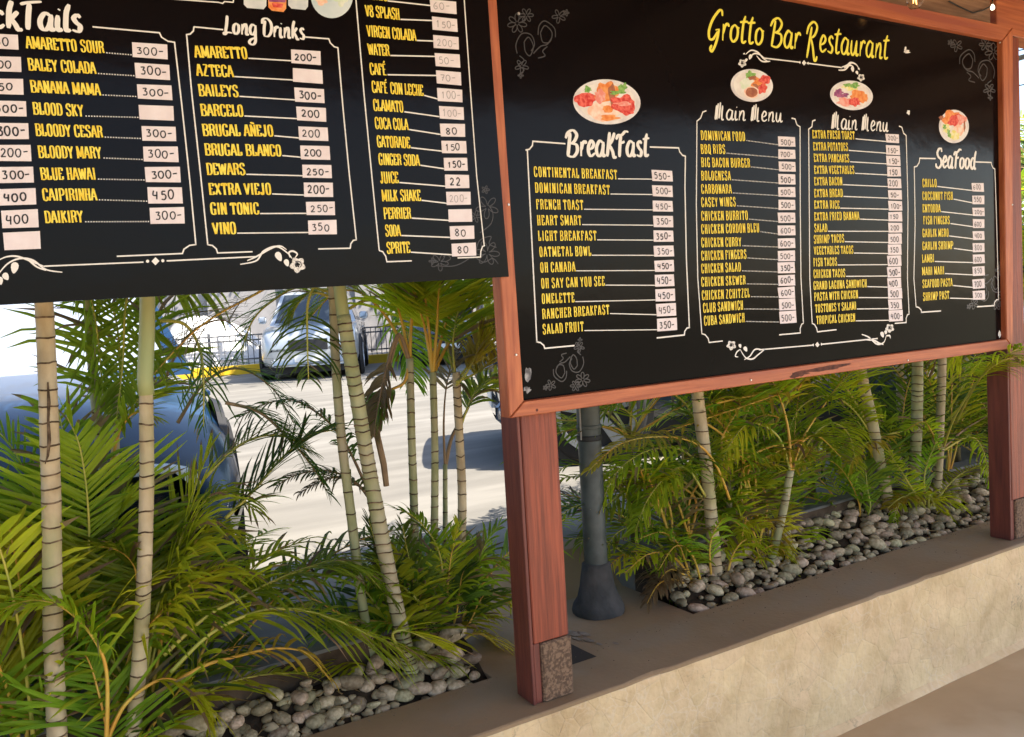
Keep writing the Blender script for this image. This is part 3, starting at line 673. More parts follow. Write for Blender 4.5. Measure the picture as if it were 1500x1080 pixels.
def rose_sprig(S, parent, pts, rose, leaves, rr, wpx):
    """pts: stem curves; rose centre; leaves (x,y,len,wid,ang)"""
    V = []; Fs = []
    def addp(vs):
        k = len(V); V.extend(vs); Fs.append(tuple(range(k, k+len(vs))))
    for i, st in enumerate(pts):
        P = cat([S.p(*p) for p in st], 8); mpx = (S.p(st[0][0]+1, st[0][1])-S.p(*st[0])).length
        vs, fs = ribbon(P, lambda i_, t, u: wpx*mpx*.5*(.45+.8*math.sin(math.pi*min(1, u*.9+.08))))
        k = len(V); V.extend([(v.x, S.Y-.0008-.00004*i, v.y) for v in vs]); Fs.extend([tuple(a+k for a in f) for f in fs])
    for i, (x, y, l_, w_, a_) in enumerate(leaves): addp(petal(S, x, y, l_, w_, a_, None, None, .0010+.00002*i))
    o = obj("printed_sprig", V, Fs, M_white, parent)
    V2 = []; F2 = []
    for k in range(5):
        a = 2*math.pi*k/5+.4
        vs = petal(S, rose[0]+rr*.25*math.cos(a), rose[1]+rr*.25*math.sin(a), rr*.8, rr*.42, a, None, None, .00112+.00002*k)
        n = len(V2); V2 += vs; F2.append(tuple(range(n, n+len(vs))))
    r_ = obj("printed_rose", V2, F2, M_rose, o)
    V3 = []; F3 = []
    for k in range(3):
        P = cat([S.p(rose[0]+rr*(.15+.16*k)*math.cos(a), rose[1]+rr*(.15+.16*k)*math.sin(a)) for a in [k*2+t*.75 for t in range(5)]], 3)
        mpx = (S.p(rose[0]+1, rose[1])-S.p(*rose)).length
        vs, fs = ribbon(P, lambda i_, t, u: .35*mpx*rr/6); n = len(V3)
        V3 += [(v.x, S.Y-.00128, v.y) for v in vs]; F3 += [tuple(a+n for a in f) for f in fs]
    obj("petal_line", V3, F3, M_grey, o)
    return o
M_rose = mat("print_rose", (.55, .53, .50), .5, .3, col2=(.78, .76, .72), nscale=200, lo=.45, hi=.55)
def grey_curls(S, parent, curves, wpx=1.2, flowers=()):
    V = []; Fs = []; i = 0
    def addc(P, w_):
        nonlocal i
        vs, fs = ribbon(P, lambda i_, t, u: w_); k = len(V)
        V.extend([(v.x, S.Y-.0005-.00003*(i % 8), v.y) for v in vs]); Fs.extend([tuple(a+k for a in f) for f in fs]); i += 1
    for st in curves:
        mpx = (S.p(st[0][0]+1, st[0][1])-S.p(*st[0])).length; addc(cat([S.p(*p) for p in st], 6), wpx*mpx*.5)
    for (fx, fy, fr, npet, a0) in flowers:
        mpx = (S.p(fx+1, fy)-S.p(fx, fy)).length
        for k in range(npet):
            a = a0+2*math.pi*k/npet
            lp = [S.p(fx+fr*(.15+.85*math.sin(t*math.pi))*math.cos(a+(t-.5)*1.1), fy+fr*(.15+.85*math.sin(t*math.pi))*math.sin(a+(t-.5)*1.1)) for t in [q/8 for q in range(9)]]
            addc(cat(lp, 2), wpx*mpx*.45)
    return obj("printed_ornament", V, Fs, M_grey, parent)
def c1(x, y): return (x/3.725, y/3.725)
def c2(x, y): return (x/3.725, 250+y/3.725)
def c3(x, y): return (370+x/3.725, y/3.725)
def c4(x, y): return (370+x/3.725, 250+y/3.725)
def c5(x, y): return (720+x/3.725, y/3.725)
def c6(x, y): return (1100+x/3.725, y/3.725)
def c7(x, y): return (740+x/3.725, 220+y/3.725)
def c8(x, y): return (1100+x/3.725, 220+y/3.725)

# ------------------------------------------------------------------ LEFT MENU BOARD (drinks)
LY = 1.932
SB = Surf(LY)
lb = empty("menu_board", (0, LY, 1.69), "black unframed drinks board with Cocktails and Long Drinks columns, left of the post", "menu board", "black menu boards of the bar")
# bulging sheet: grid, slightly bowed right edge
def sheet(corner, Y, th, nx, nz, bow):
    vs = []; fs = []
    bl, br, tr, tl = [Vector(c) for c in corner]
    for s_ in (0, 1):
        for i in range(nx+1):
            for k in range(nz+1):
                u, v = i/nx, k/nz; q = (bl*(1-u)+br*u)*(1-v)+(tl*(1-u)+tr*u)*v
                vs.append((q.x+(bow*math.sin(math.pi*v) if i == nx else 0), Y+s_*th, q.y))
    n = (nx+1)*(nz+1); I = lambda i, k, s_: s_*n+i*(nz+1)+k
    for i in range(nx):
        for k in range(nz):
            fs.append((I(i,k,0), I(i+1,k,0), I(i+1,k+1,0), I(i,k+1,0))); fs.append((I(i,k,1), I(i,k+1,1), I(i+1,k+1,1), I(i+1,k,1)))
    for i in range(nx):
        fs.append((I(i,0,0), I(i,0,1), I(i+1,0,1), I(i+1,0,0))); fs.append((I(i,nz,0), I(i+1,nz,0), I(i+1,nz,1), I(i,nz,1)))
    for k in range(nz):
        fs.append((I(0,k,0), I(0,k+1,0), I(0,k+1,1), I(0,k,1))); fs.append((I(nx,k,0), I(nx,k,1), I(nx,k+1,1), I(nx,k+1,0)))
    return vs, fs
p0 = SB.p(0, 447); p1 = SB.p(745.5, 405.5); p2 = SB.p(713, 0)
dirb = (p1-p0).normalized()
vs, fs = sheet([(p0-dirb*1.35), p1, (1.124, 2.66), (-1.40, 2.66)], LY, .006, 8, 8, -.004)
obj("board_panel", vs, fs, M_board, lb)
b = MB(); b.box((-1.35, LY+.0065, 2.60), (1.0, 1.999, 2.64)); b.box((-1.35, LY+.0065, 1.76), (1.0, LY+.03, 1.79)); b.obj("backing_batten", M_brown, lb)
script(SB, "CockTails", (-66, 38), (122, 47), 40, lb, pen=.19, name="title_lettering")
def rows(S, par, data, conv, cap, dotted=False, conv_t=None, faded=(), gap=.12, thick=.17, wpx=1.5):
    for i, (txt, L, R, tl, br, sk, price) in enumerate(data):
        ct = conv_t or conv
        Lp, Rp = conv(*L), conv(*R)
        lettering(S, txt, Lp, Rp, cap, par, gap=gap, thick=thick)
        a = ct(*tl); c = ct(*br); sk_ = sk/3.725
        sl_ = (Rp[1]-Lp[1])/max(1, (Rp[0]-Lp[0]))
        yl = Rp[1]-.6+sl_*.3*(a[0]-Rp[0]); yt = a[1]+(c[1]-a[1]-sk_)*.86
        line(S, [(Rp[0]+1.5, Rp[1]-.8), (a[0]+.5, yt if abs(yt-Rp[1]) < 7 else yl)], wpx, par, name="leader_line", dotted=dotted)
        sticker(S, a, c, sk_, price, par, faded=(i in faded))
D1 = [("AMARETTO SOUR",(145,265),(570,292),(720,232),(915,325),13,"300-"), ("BALEY COLADA",(157,385),(525,405),(735,345),(928,437),11,"300-"),
 ("BANANA MAMA",(170,505),(550,522),(745,460),(940,548),9,"300-"), ("BLOOD SKY",(183,625),(457,637),(757,573),(950,660),7,""),
 ("BLOODY CESAR",(197,742),(562,752),(770,688),(962,772),4,"300-"), ("BLOODY MARY",(212,862),(555,866),(780,800),(974,885),2,"300-"),
 ("BLUE HAWAI",(225,982),(525,981),(790,912),(986,995),0,"300-"), ("CAIPIRINHA",(235,1096),(530,1094),(805,1024),(997,1109),-2,"450"),
 ("DAIKIRY",(248,1218),(455,1214),(815,1134),(1007,1219),-3,"300-")]
rows(SB, lb, D1, c1, 17.5, dotted=True, gap=.10, thick=.36, wpx=1.7)
T0 = [(185,272,102,"450"),(308,395,117,"400"),(430,517,130,"350"),(550,638,145,"300-"),(672,760,158,"300-"),(793,880,172,"200-"),(912,997,185,"300-"),(1031,1118,198,"400"),(1148,1240,212,"400"),(1268,1358,222,"")]
for k, (a, c, xr, pr) in enumerate(T0):
    sk = 9-2*k; sticker(SB, c1(xr-205, a-sk*.3), c1(xr, c), sk/3.725, pr, lb)
D2 = [("AMARETTO",c1(1065,315),c1(1352,322),c3(208,270),c3(372,355),12,"200-"), ("AZTECA",c1(1075,415),c1(1275,422),c3(217,374),c3(383,458),10,""),
 ("BAILEYS",c1(1087,525),c1(1303,530),c3(228,480),c3(392,565),8,"300-"), ("BARCELO",c1(1098,633),c1(1330,637),c3(238,583),c3(402,667),8,"200"),
 ("BRUGAL AÑEJO",c1(1108,742),(400.8,200),c3(248,690),c3(412,770),6,"200"), ("BRUGAL BLANCO",c1(1120,848),(412.4,229),c3(258,795),c3(422,873),4,"200"),
 ("DEWARS",c1(1130,955),c1(1340,955),c3(270,898),c3(432,972),2,"250-"), ("EXTRA VIEJO",c1(1142,1064),(397.6,285.2),c3(278,998),c3(440,1077),1,"200-"),
 ("GIN TONIC",c2(1150,240),c2(1415,238),c4(290,170),c4(450,243),-1,"250-"), ("VINO",c2(1162,348),c2(1290,345),c4(300,272),c4(460,347),-2,"350")]
rows(SB, lb, D2, lambda x, y: (x, y), 17, gap=.10, thick=.36, wpx=1.8)
D3 = [("V8 SPLASH",(617,90),(803,110),(978,93),(1118,175),12,"150-"), ("VIRGEN COLADA",(625,200),(893,225),(985,192),(1125,272),11,"200-"),
 ("WATER",(632,300),(748,307),(993,290),(1132,370),10,"50-"), ("CAFÉ",(642,408),(733,412),(1000,386),(1138,466),9,"70-"),
 ("CAFÉ CON LECHE",(652,505),(932,525),(1007,482),(1145,559),8,"100-"), ("CLAMATO",(660,605),(823,614),(1015,579),(1152,654),7,"100-"),
 ("COCA COLA",(669,703),(850,711),(1022,675),(1160,748),4,"80"), ("GATORADE",(680,803),(860,810),(1030,768),(1167,838),3,"150"),
 ("GINGER SODA",(689,900),(912,906),(1040,862),(1173,933),2,"150-"), ("JUICE",(697,1000),(797,1000),(1047,955),(1183,1027),0,"22"),
 ("MILK SHAKE",(707,1099),(918,1097),(1055,1049),(1190,1119),-1,"200-"), ("PERRIER",(717,1196),(865,1194),(1065,1143),(1198,1211),-2,""),
 ("SODA",(725,1290),(808,1289),(1075,1236),(1210,1303),-3,"80"), ("SPRITE",(733,1385),(860,1380),(1085,1330),(1220,1397),-4,"80")]
rows(SB, lb, D3, c3, 16.5, faded=(0,1,2,3,4,5,10), gap=.08, thick=.36, wpx=1.8)
lettering(SB, "TONIC", c3(625,-6), c3(735,8), 16, lb, gap=.08, thick=.36)
line(SB, [c3(738,6), c3(975,32)], 1.8, lb, name="leader_line"); sticker(SB, c3(968,-2), c3(1112,78), 3, "60-", lb, faded=True)
def rule(S, par, pts, wpx=1.8): line(S, pts, wpx, par, name="border_line")
def notch(a, c, mid): return [a, ((a[0]+mid[0]*1.4)/2.4, (a[1]+mid[1]*1.4)/2.4), ((c[0]+mid[0]*1.4)/2.4, (c[1]+mid[1]*1.4)/2.4), c]
rule(SB, lb, [c1(508,148), c1(868,180)]+notch(c1(870,181), c1(952,232), c1(890,222))+[c1(990,560), c2(1035,30+20), c2(1068,402)]+notch(c2(1068,404), c2(995,453), c2(1010,412))+[c2(640,468)], 2.2)
rule(SB, lb, [c1(1215,163), c1(1060,148)]+notch(c1(1058,150), c1(1018,190), c1(1052,185))+[c1(1045,500), c2(1095,30), c2(1133,403)]+notch(c2(1135,405), c2(1187,450), c2(1175,412))+[c2(1375,443)], 2.0)
rule(SB, lb, [c3(285,203), c3(413,213)]+notch(c3(415,213), c3(465,262), c3(430,252))+[c3(490,560), c4(525,0), c4(565,376)]+notch(c4(565,378), c4(532,424), c4(537,384))+[c4(360,428)], 2.0)
rule(SB, lb, [c3(562,-15), c3(608,520), c4(650,30), c4(690,433)]+notch(c4(692,437), c4(732,498), c4(722,448))+[c4(865,493)], 1.9)
rule(SB, lb, [c3(1153,-15), c3(1190,520), c4(1222,30), c4(1263,408)]+notch(c4(1265,410), c4(1243,472), c4(1246,418))+[c4(1120,477)], 1.7)
rule(SB, lb, [c1(860,-10), c1(1190,14)]+[c1(1215,20), c1(1225,10), c1(1272,14), c1(1276,-14)], 1.8)
rule(SB, lb, [c2(245,522), c2(780,500)], 2.2); rule(SB, lb, [c2(912,493), c2(1395,470)], 2.2)
for (x, y, r_) in ((805,495,9), (888,492,9)): blob(SB, *c2(x, y), r_/3.725, r_/3.725, M_white, lb, "printed_dot", .0009, n=12)
q = [SB.p(*c2(*p)) for p in ((826,495),(848,473),(870,494),(848,517))]; obj("printed_diamond", [(v.x, LY-.0009, v.y) for v in q], [(0,1,2,3)], M_white, lb)
rose_sprig(SB, lb, [[c2(340,555), c2(250,540), c2(180,490), c2(110,480), c2(40,510), c2(-20,580)], [c2(245,525), c2(180,500), c2(100,470), c2(40,470), c2(-10,490)], [c2(250,545), c2(200,525), c2(150,485), c2(120,478)]], c2(-45,600), [(*c2(85,500), 17, 5.5, 1.75), (*c2(20,560), 12, 4.5, 1.0), (*c2(-2,580), 12, 4, 1.4)], 12, 2.4)
rose_sprig(SB, lb, [[c2(1310,512), c4(20,492), c4(60,440), c4(130,415), c4(190,450), c4(215,480)], [c4(-30,492), c4(20,470), c4(100,425), c4(150,412), c4(185,432)], [c4(205,475), c4(198,448), c4(220,440), c4(243,455), c4(232,475)]], c4(245,515), [(*c4(130,445), 15, 4.5, 1.1), (*c4(178,485), 11, 3.6, 1.2)], 11.5, 2.2)
script(SB, "Long Drinks", (328, 49), (447, 58), 26, lb, pen=.17)
grey_curls(SB, lb, [[c4(1000,520), c4(1100,520), c4(1180,480), c4(1200,440)], [c4(1240,340), c4(1300,290), c4(1310,230), c4(1280,180)], [c4(1050,500), c4(1080,480), c4(1060,460), c4(1040,470)], [c4(1210,470), c4(1260,500), c4(1310,480), c4(1340,510)], [c4(1220,430), c4(1240,380), c4(1300,360), c4(1290,400), c4(1330,420)]], 1.2,
           [(*c4(1280,200), 17, 5, .4), (*c4(1270,105), 6, 5, 0), (*c4(1020,500), 13, 5, .2), (*c4(980,495), 5, 4, 0), (*c4(1280,450), 18, 6, .1), (*c4(1215,250), 9, 5, 0)])
# the cut-off drink photographs at the top of the board
M_pg = mat("print_glass", (.55, .60, .62), .5, .3, col2=(.75, .76, .76), nscale=30, coord='World')
M_pp = mat("print_plate", (.50, .60, .64), .5, .3, col2=(.66, .74, .76), nscale=8, coord='World')
dp = blob(SB, 486, -6, 31, 33, M_pp, lb, "drink_picture", .0009, n=36); blob(SB, 470, -3, 8, 11, FM['egg'], dp, "drink_picture_detail", .0010, .3, 3)
blob(SB, 500, -8, 12, 20, FM['pale'], dp, "drink_picture_detail", .0011, .3, 5)
for (x0, x1, yb, mm, nm) in ((356, 391, 13, M_pg, 0), (392, 420, 17, FM['orange'], 1), (421, 452, 14, M_pg, 2)):
    q = [SB.p(x0, -30), SB.p(x1, -30), SB.p(x1-1, yb-4), SB.p(x1-5, yb+1), SB.p(x0+6, yb-1), SB.p(x0+1, yb-6)]
    g_ = obj("drink_picture", [(v.x, LY-.0009-.00003*nm, v.y) for v in q], [(0,1,2,3,4,5)], mm, lb)
    if nm == 1:
        q = [SB.p(x0+1, -10), SB.p(x1-1, -9), SB.p(x1-2, 4), SB.p(x0+2, 3)]; obj("drink_picture_detail", [(v.x, LY-.00105, v.y) for v in q], [(0,1,2,3)], FM['purple'], g_)
        q = [SB.p(x0+6, 5), SB.p(x1-5, 6), SB.p(x1-7, 12), SB.p(x0+8, 11)]; obj("drink_picture_detail", [(v.x, LY-.00105, v.y) for v in q], [(0,1,2,3)], FM['red'], g_)

# ------------------------------------------------------------------ RIGHT MENU BOARD (food), framed
RY = 1.968
SR = Surf(RY)
rb = empty("menu_board", (2.4, RY, 1.34), "black food board in a red wooden frame with yellow script heading, right of the post", "menu board", "black menu boards of the bar")
A = SR.p(768, 588); Bc = SR.p(1475, 497); Cc = SR.p(1469, 59); Dc = Vector((A.x-.012, 2.615))
g = .018
vs, fs = sheet([A+Vector((-g, -g)), Bc+Vector((g, -g)), Cc+Vector((g, g)), Dc+Vector((-g, g))], RY, .006, 8, 8, 0)
obj("board_panel", vs, fs, M_board, rb)
def member(name, quad, Y0, Y1, m_):
    """mitred frame rail: quad of 2-D points, with a small chamfer"""
    c = sum(quad, Vector((0, 0)))/4
    V = [(p.x, Y1, p.y) for p in quad]+[(p.x, Y0+.004, p.y) for p in quad]
    for i, p in enumerate(quad):
        a = quad[i-1]; d = quad[(i+1) % 4]; e = ((a-p).normalized()+(d-p).normalized())*.0035; V.append((p.x+e.x, Y0, p.y+e.y))
    Fs = [(0,1,2,3)]+[(i, (i+1) % 4, 4+(i+1) % 4, 4+i) for i in range(4)]+[(4+i, 4+(i+1) % 4, 8+(i+1) % 4, 8+i) for i in range(4)]+[(8,9,10,11)]
    return obj(name, V, Fs, m_, rb)
FY0, FY1 = 1.944, 1.990
SF = Surf(FY0)
iA, iB, iC = SF.p(768, 588), SF.p(1475, 497), SF.p(1469, 59); iD = Vector((iA.x-.012, 2.60))
oA, oB, oC = SF.p(747, 613), SF.p(1484, 511), SF.p(1484, 40); oD = Vector((oA.x-.010, 2.645))
e_ = .0012
member("bottom_rail", [oA+Vector((e_,0)), oB-Vector((e_,0)), iB-Vector((e_,0)), iA+Vector((e_,0))], FY0, FY1, M_wood)
member("right_rail", [oB+Vector((0,e_)), oC-Vector((0,e_)), iC-Vector((0,e_)), iB+Vector((0,e_))], FY0, FY1, M_frv)
member("top_rail", [oC-Vector((e_,0)), oD+Vector((e_,0)), iD+Vector((e_,0)), iC-Vector((e_,0))], FY0, FY1, M_wood)
member("left_rail", [oD-Vector((0,e_)), oA+Vector((0,e_)), iA+Vector((0,e_)), iD-Vector((0,e_))], FY0, FY1, M_frv)
M_nail = mat("nail_steel", (.6, .58, .55), .35, .5, metal=.8); M_knot = mat("wood_knot", (.10, .025, .02), .8)
for (x, y) in ((1465, 62.5), (1483, 300), (760, 20), (745, 300), (756, 520), (1100, 557), (1330, 528)):
    q = onY(x, y, FY0-.001); bb = MB(); bb.lathe([(.0001, -.002), (.003, -.0018), (.004, 0), (.004, .003)], (q.x, FY0-.001, q.z), 'Y', 8); bb.obj("nail_head", M_nail, rb)
q = onY(787, 601, FY0-.001); bb = MB(); bb.lathe([(.0001, 0), (.004, 0.0002), (.005, .0012)], (q.x, FY0-.0006, q.z), 'Y', 8); bb.obj("knot", M_knot, rb)
script(SR, "Grotto Bar Restaurant", (1035, 57), (1301, 87), 42, rb, pen=.115, thinr=.65, slant=.16, m_=M_bright)
script(SR, "BreaKFast", (829, 229), (951, 229), 36, rb, pen=.17)
script(SR, "Main Menu", (1046, 175), (1146, 179), 24, rb, pen=.135)
script(SR, "Main Menu", (1217, 188.5), (1301, 193), 24, rb, pen=.135)
script(SR, "SeaFood".replace("o", "o"), (1370, 245), (1429, 248), 27, rb, pen=.19)
R1 = [("CONTINENTAL BREAKFAST",(157,145),(610,160),(798,108),(913,172),5,"550-"), ("DOMINICAN BREAKFAST",(163,232),(570,243),(800,192),(913,255),4,"500-"),
 ("FRENCH TOAST",(170,323),(425,326),(803,275),(914,338),3,"450-"), ("HEART SMART",(175,410),(415,410),(805,358),(916,420),1,"350-"),
 ("LIGHT BREAKFAST",(180,495),(497,493),(808,440),(918,500),0,"350-"), ("OATMETAL BOWL",(187,582),(468,577),(810,522),(920,582),-1,"350-"),
 ("OH CANADA",(192,668),(382,662),(813,603),(920,663),-3,"450-"), ("OH SAY CAN YOU SEE",(197,755),(542,740),(815,683),(922,743),-4,"450-"),
 ("OMELETTE",(200,838),(377,830),(818,762),(927,822),-5,"450-"), ("RANCHER BREAKFAST",(203,922),(567,895),(822,840),(932,902),-6,"450-"),
 ("SALAD FRUIT",(205,1005),(427,988),(827,920),(938,983),-7,"350-")]
rows(SR, rb, R1, c7, 14.5, gap=.38, thick=.34, wpx=1.2)
R2 = [("DOMINICAN FOOD",(1143-75,-55),(1308,-49),(147,-75),(242,-17),4,"500-"), ("BBQ RIBS",(1068,20),(1200,20),(147,-3),(242,50),3,"700-"),
 ("BIG BACON BURGER",(1070,92),(1335,95),(150,62),(242,118),3,"500-"), ("BOLOGNESA",(1070,165),(1230,165),(148,132),(242,190),2,"500-"), ("CARBONARA",(1070,238),(1235,237),(148,202),(242,258),2,"500-"),
 ("CASEY WINGS",(1070,310),(1257,307),(148,272),(242,328),1,"500-"), ("CHICKEN BURRITO",(1070,385),(1323,380),(146,342),(242,398),0,"500-"), ("CHICKEN CORDON BLEU",(1070,457),(1385,448),(146,412),(242,466),0,"600-"),
 ("CHICKEN CURRY",(1070,530),(1287,525),(146,482),(240,536),-1,"600-"), ("CHICKEN FINGERS",(1070,602),(1315,592),(145,550),(240,604),-2,"500-"), ("CHICKEN SALAD",(1070,672),(1285,662),(144,615),(240,670),-3,"350-"),
 ("CHICKEN SKEWER",(1070,745),(1310,733),(145,683),(240,738),-3,"600-"), ("CHICKEN ZCHITZEL",(1073,818),(1333,803),(146,750),(240,806),-4,"600-"), ("CLUB SANDWICH",(1080,887),(1297,870),(150,815),(243,872),-5,"500-"), ("CUBA SANDWICH",(1085,957),(1305,938),(153,880),(248,942),-6,"500-")]
rows(SR, rb, R2, c7, 13.5, conv_t=c8, gap=.36, thick=.34, wpx=1.1, dotted=True)
R3 = [("EXTRA FRESH TOAST",(335,-64),(565,-58),(733,-89),(808,-36),4,"200-"), ("EXTRA POTATOES",(340,2),(528,5),(735,-26),(812,27),3,"150-"), ("EXTRA PANCAKES",(343,65),(535,67),(738,31),(815,86),3,"150-"),
 ("EXTRA VEGETABLES",(345,130),(563,130),(740,92),(817,145),2,"150"), ("EXTRA BACON",(345,193),(497,192),(743,155),(820,208),1,"200"), ("EXTRA BREAD",(345,258),(500,256),(745,218),(822,270),0,"50-"), ("EXTRA RICE",(345,320),(482,320),(747,278),(824,330),0,"100-"),
 ("EXTRA FRIED BANANA",(345,385),(590,380),(748,338),(824,390),0,"150"), ("SALAD",(345,448),(415,446),(748,398),(824,450),-1,"200"), ("SHRIMP TACOS",(343,510),(507,503),(746,457),(822,510),-2,"500"), ("VEGETABLES TACOS",(343,571),(557,565),(744,517),(820,570),-2,"350"),
 ("FISH TACOS",(341,635),(468,630),(742,577),(820,630),-3,"600"), ("CHICKEN TACOS",(341,698),(513,692),(742,640),(818,692),-3,"500-"), ("GRAND LAGUNA SANDWICH",(341,762),(630,748),(743,700),(820,752),-4,"400"),
 ("PASTA WITH CHICKEN",(345,823),(582,808),(746,755),(824,810),-4,"500"), ("TOSTONES Y SALAMI",(350,887),(573,870),(748,817),(824,868),-5,"350"), ("TROPICAL CHICKEN",(357,950),(567,935),(750,878),(828,932),-5,"400-")]
rows(SR, rb, R3, c8, 12, gap=.32, thick=.34, wpx=1.1)
R4 = [("CHILLO",(935,202),(1012,202),(1203,180),(1270,228),1,"600"), ("COCCONUT FISH",(935,272),(1100,271),(1207,248),(1273,295),0,"550"), ("ENTODDA",(936,340),(1033,339),(1208,314),(1274,361),0,"200-"), ("FISH FINGERS",(940,405),(1083,404),(1208,378),(1273,425),0,"600"),
 ("GARLIK MERO",(935,475),(1077,472),(1208,443),(1273,490),-1,"400"), ("GARLIN SHRIMP",(935,545),(1102,540),(1208,508),(1273,555),-2,"800"), ("LAMBI",(933,615),(998,611),(1208,572),(1275,618),-3,"600"),
 ("MAHI MAHI",(933,683),(1053,677),(1208,638),(1275,685),-3,"850"), ("SEAFOOD PASTA",(935,752),(1098,742),(1208,705),(1275,753),-4,"700"), ("SHRIMP PAST",(938,823),(1080,811),(1210,768),(1277,815),-4,"300")]
rows(SR, rb, R4, c8, 11.8, gap=.30, thick=.34, wpx=1.1)
rule(SR, rb, [c5(400,785), c5(227,772)]+notch(c5(225,772), c5(187,820), c5(220,812))+[c7(120,0), c7(145,500), c7(172,1045)]+notch(c7(172,1046), c7(215,1082), c7(206,1054))+[c7(375,1067)], 1.9)
rule(SR, rb, [c5(865,803), c5(1018,808)]+notch(c5(1020,808), c5(1057,853), c5(1030,845))+[c7(980,200), c7(988,600), c7(1004,966)]+notch(c7(1005,968), c7(977,1009), c7(980,975))+[c7(828,1025)], 1.9)
rule(SR, rb, [c5(1170,606), c5(1152,612), c5(1140,645), c5(1120,662), c7(1042,300), c7(1050,700), c7(1072,1000)]+notch(c7(1073,1002), c7(1112,1050), c7(1103,1012))+[c7(1185,1042)], 1.5)
rule(SR, rb, [c6(222,646), c6(240,650), c6(250,682), c6(267,693), c8(268,300), c8(272,700), c8(285,943)]+notch(c8(285,945), c8(268,998), c8(268,955))+[c8(155,1008)], 1.5)
rule(SR, rb, [c6(350,656), c6(335,662), c6(332,692), c6(314,706), c8(318,400), c8(320,700), c8(333,943)]+notch(c8(333,945), c8(362,992), c8(355,958))+[c8(465,980)], 1.5)
rule(SR, rb, [c6(808,690), c6(822,695), c6(832,728), c6(846,740), c8(856,300), c8(853,700), c8(862,893)]+notch(c8(862,895), c8(846,941), c8(846,902))+[c8(785,946)], 1.4)
rule(SR, rb, [c8(1005,47), c8(922,45)]+notch(c8(920,45), c8(890,93), c8(915,85))+[c8(895,400), c8(888,700), c8(900,853)]+notch(c8(900,855), c8(930,885), c8(925,862))+[c8(1035,878)], 1.4)
rule(SR, rb, [c8(1225,65), c8(1308,68)]+notch(c8(1310,68), c8(1330,104), c8(1315,95))+[c8(1340,400), c8(1345,600), c8(1350,813)]+notch(c8(1350,815), c8(1326,849), c8(1330,820))+[c8(1235,855)], 1.4)
rule(SR, rb, [c6(70,318), c6(268,341)], 1.5); rule(SR, rb, [c6(305,346), c6(495,370)], 1.5)
rule(SR, rb, [(1112,512.6), (1190,505.8)], 1.5); rule(SR, rb, [(1203,504.6), (1285,496)], 1.5)
for (x, y) in ((1177.5, 92.3), (1197, 505)):
    q = [SR.p(x-3.2, y), SR.p(x, y-4), SR.p(x+3.2, y+.3), SR.p(x, y+4)]; obj("printed_diamond", [(v.x, RY-.0010, v.y) for v in q], [(0,1,2,3)], M_white, rb)
    for d in (-6, 6): blob(SR, x+d, y+(.1*d if y < 200 else -.1*d), 1, 2.2, M_white, rb, "printed_dot", .0009, n=8)
rose_sprig(SR, rb, [[(1126,91),(1118,86),(1110,77),(1100,74),(1092,80)], [(1120,86),(1112,80),(1104,79),(1098,86)], [(1128,90),(1116,90),(1108,82)]], (1087, 93), [(1100,80,8,2.4,1.9), (1094,86,6,1.8,2.1), (1089,78,2.5,1.4,1)], 6, 1.3)
rose_sprig(SR, rb, [[(1232,99),(1240,96),(1246,92),(1254,95),(1259,103)], [(1228,103),(1238,102),(1246,93),(1251,93)], [(1236,100),(1244,96),(1250,98)]], (1261, 114), [(1248,98,8,2.3,1.4), (1254,104,6,1.8,1.2), (1257,100,2.5,1.4,1)], 5.5, 1.3)
rose_sprig(SR, rb, [[(1120,512),(1110,520),(1102,526),(1092,524),(1084,512)], [(1118,513),(1106,512),(1098,522),(1090,527)], [(1084,512),(1079,516),(1077,522),(1081,523)]], (1071, 506), [(1090,508,8,2.6,1.1), (1083,504,6,2,1.3)], 7, 1.3)
rose_sprig(SR, rb, [[(1262,490),(1272,494),(1284,504),(1294,502),(1298,492)], [(1268,498),(1280,499),(1288,503),(1294,505)], [(1298,492),(1303,492),(1304,496)]], (1303, 481), [(1291,486,9,2.6,1.3), (1297,484,6,2,1.5)], 6.5, 1.3)
food(SR, 888.6, 149.5, 49.5, 33, .06, rb, [(-.12,.38,.5,.42,'egg',.15), (.02,.3,.17,.16,'orange',.2), (-.6,-.08,.32,.3,'red',.25), (-.05,-.5,.36,.42,'orange',.25), (.15,-.35,.1,.5,'brown',.2), (.5,.05,.38,.36,'red',.25), (.48,.1,.28,.1,'pink',.3), (.62,.4,.2,.2,'red',.3), (.1,.72,.28,.12,'orange',.3), (-.55,-.55,.12,.16,'green',.5), (.48,-.66,.14,.26,'green',.6), (.3,-.4,.2,.08,'green',.4), (-.22,-.25,.16,.3,'pink',.3)], "breakfast plate with red meats, toast, egg and greens")
food(SR, 1101, 125.5, 31, 24, .1, rb, [(-.3,-.1,.28,.3,'pale',.2), (-.1,-.65,.2,.2,'green',.4), (.4,-.2,.38,.38,'orange',.35), (.62,-.35,.25,.25,'red',.3), (.3,.1,.3,.16,'brown',.4), (-.02,.42,.36,.36,'egg',.03), (-.02,.42,.29,.29,'brown',.04), (.02,-.45,.2,.12,'brown',.4), (.5,.2,.2,.3,'red',.3)], "white plate with fried pieces and a cup of dark sauce")
food(SR, 1247, 140, 31.5, 21.5, .12, rb, [(-.05,-.55,.35,.2,'yellow',.3), (-.2,-.7,.15,.12,'green',.5), (.15,-.68,.2,.14,'green',.5), (-.6,-.15,.22,.28,'purple',.4), (-.35,.0,.18,.2,'purple',.4), (-.3,.42,.34,.28,'pink',.3), (.3,.1,.42,.4,'orange',.25), (.15,.45,.3,.3,'red',.35), (.55,.2,.22,.3,'orange',.3)], "oval plate with salad and orange fried chicken")
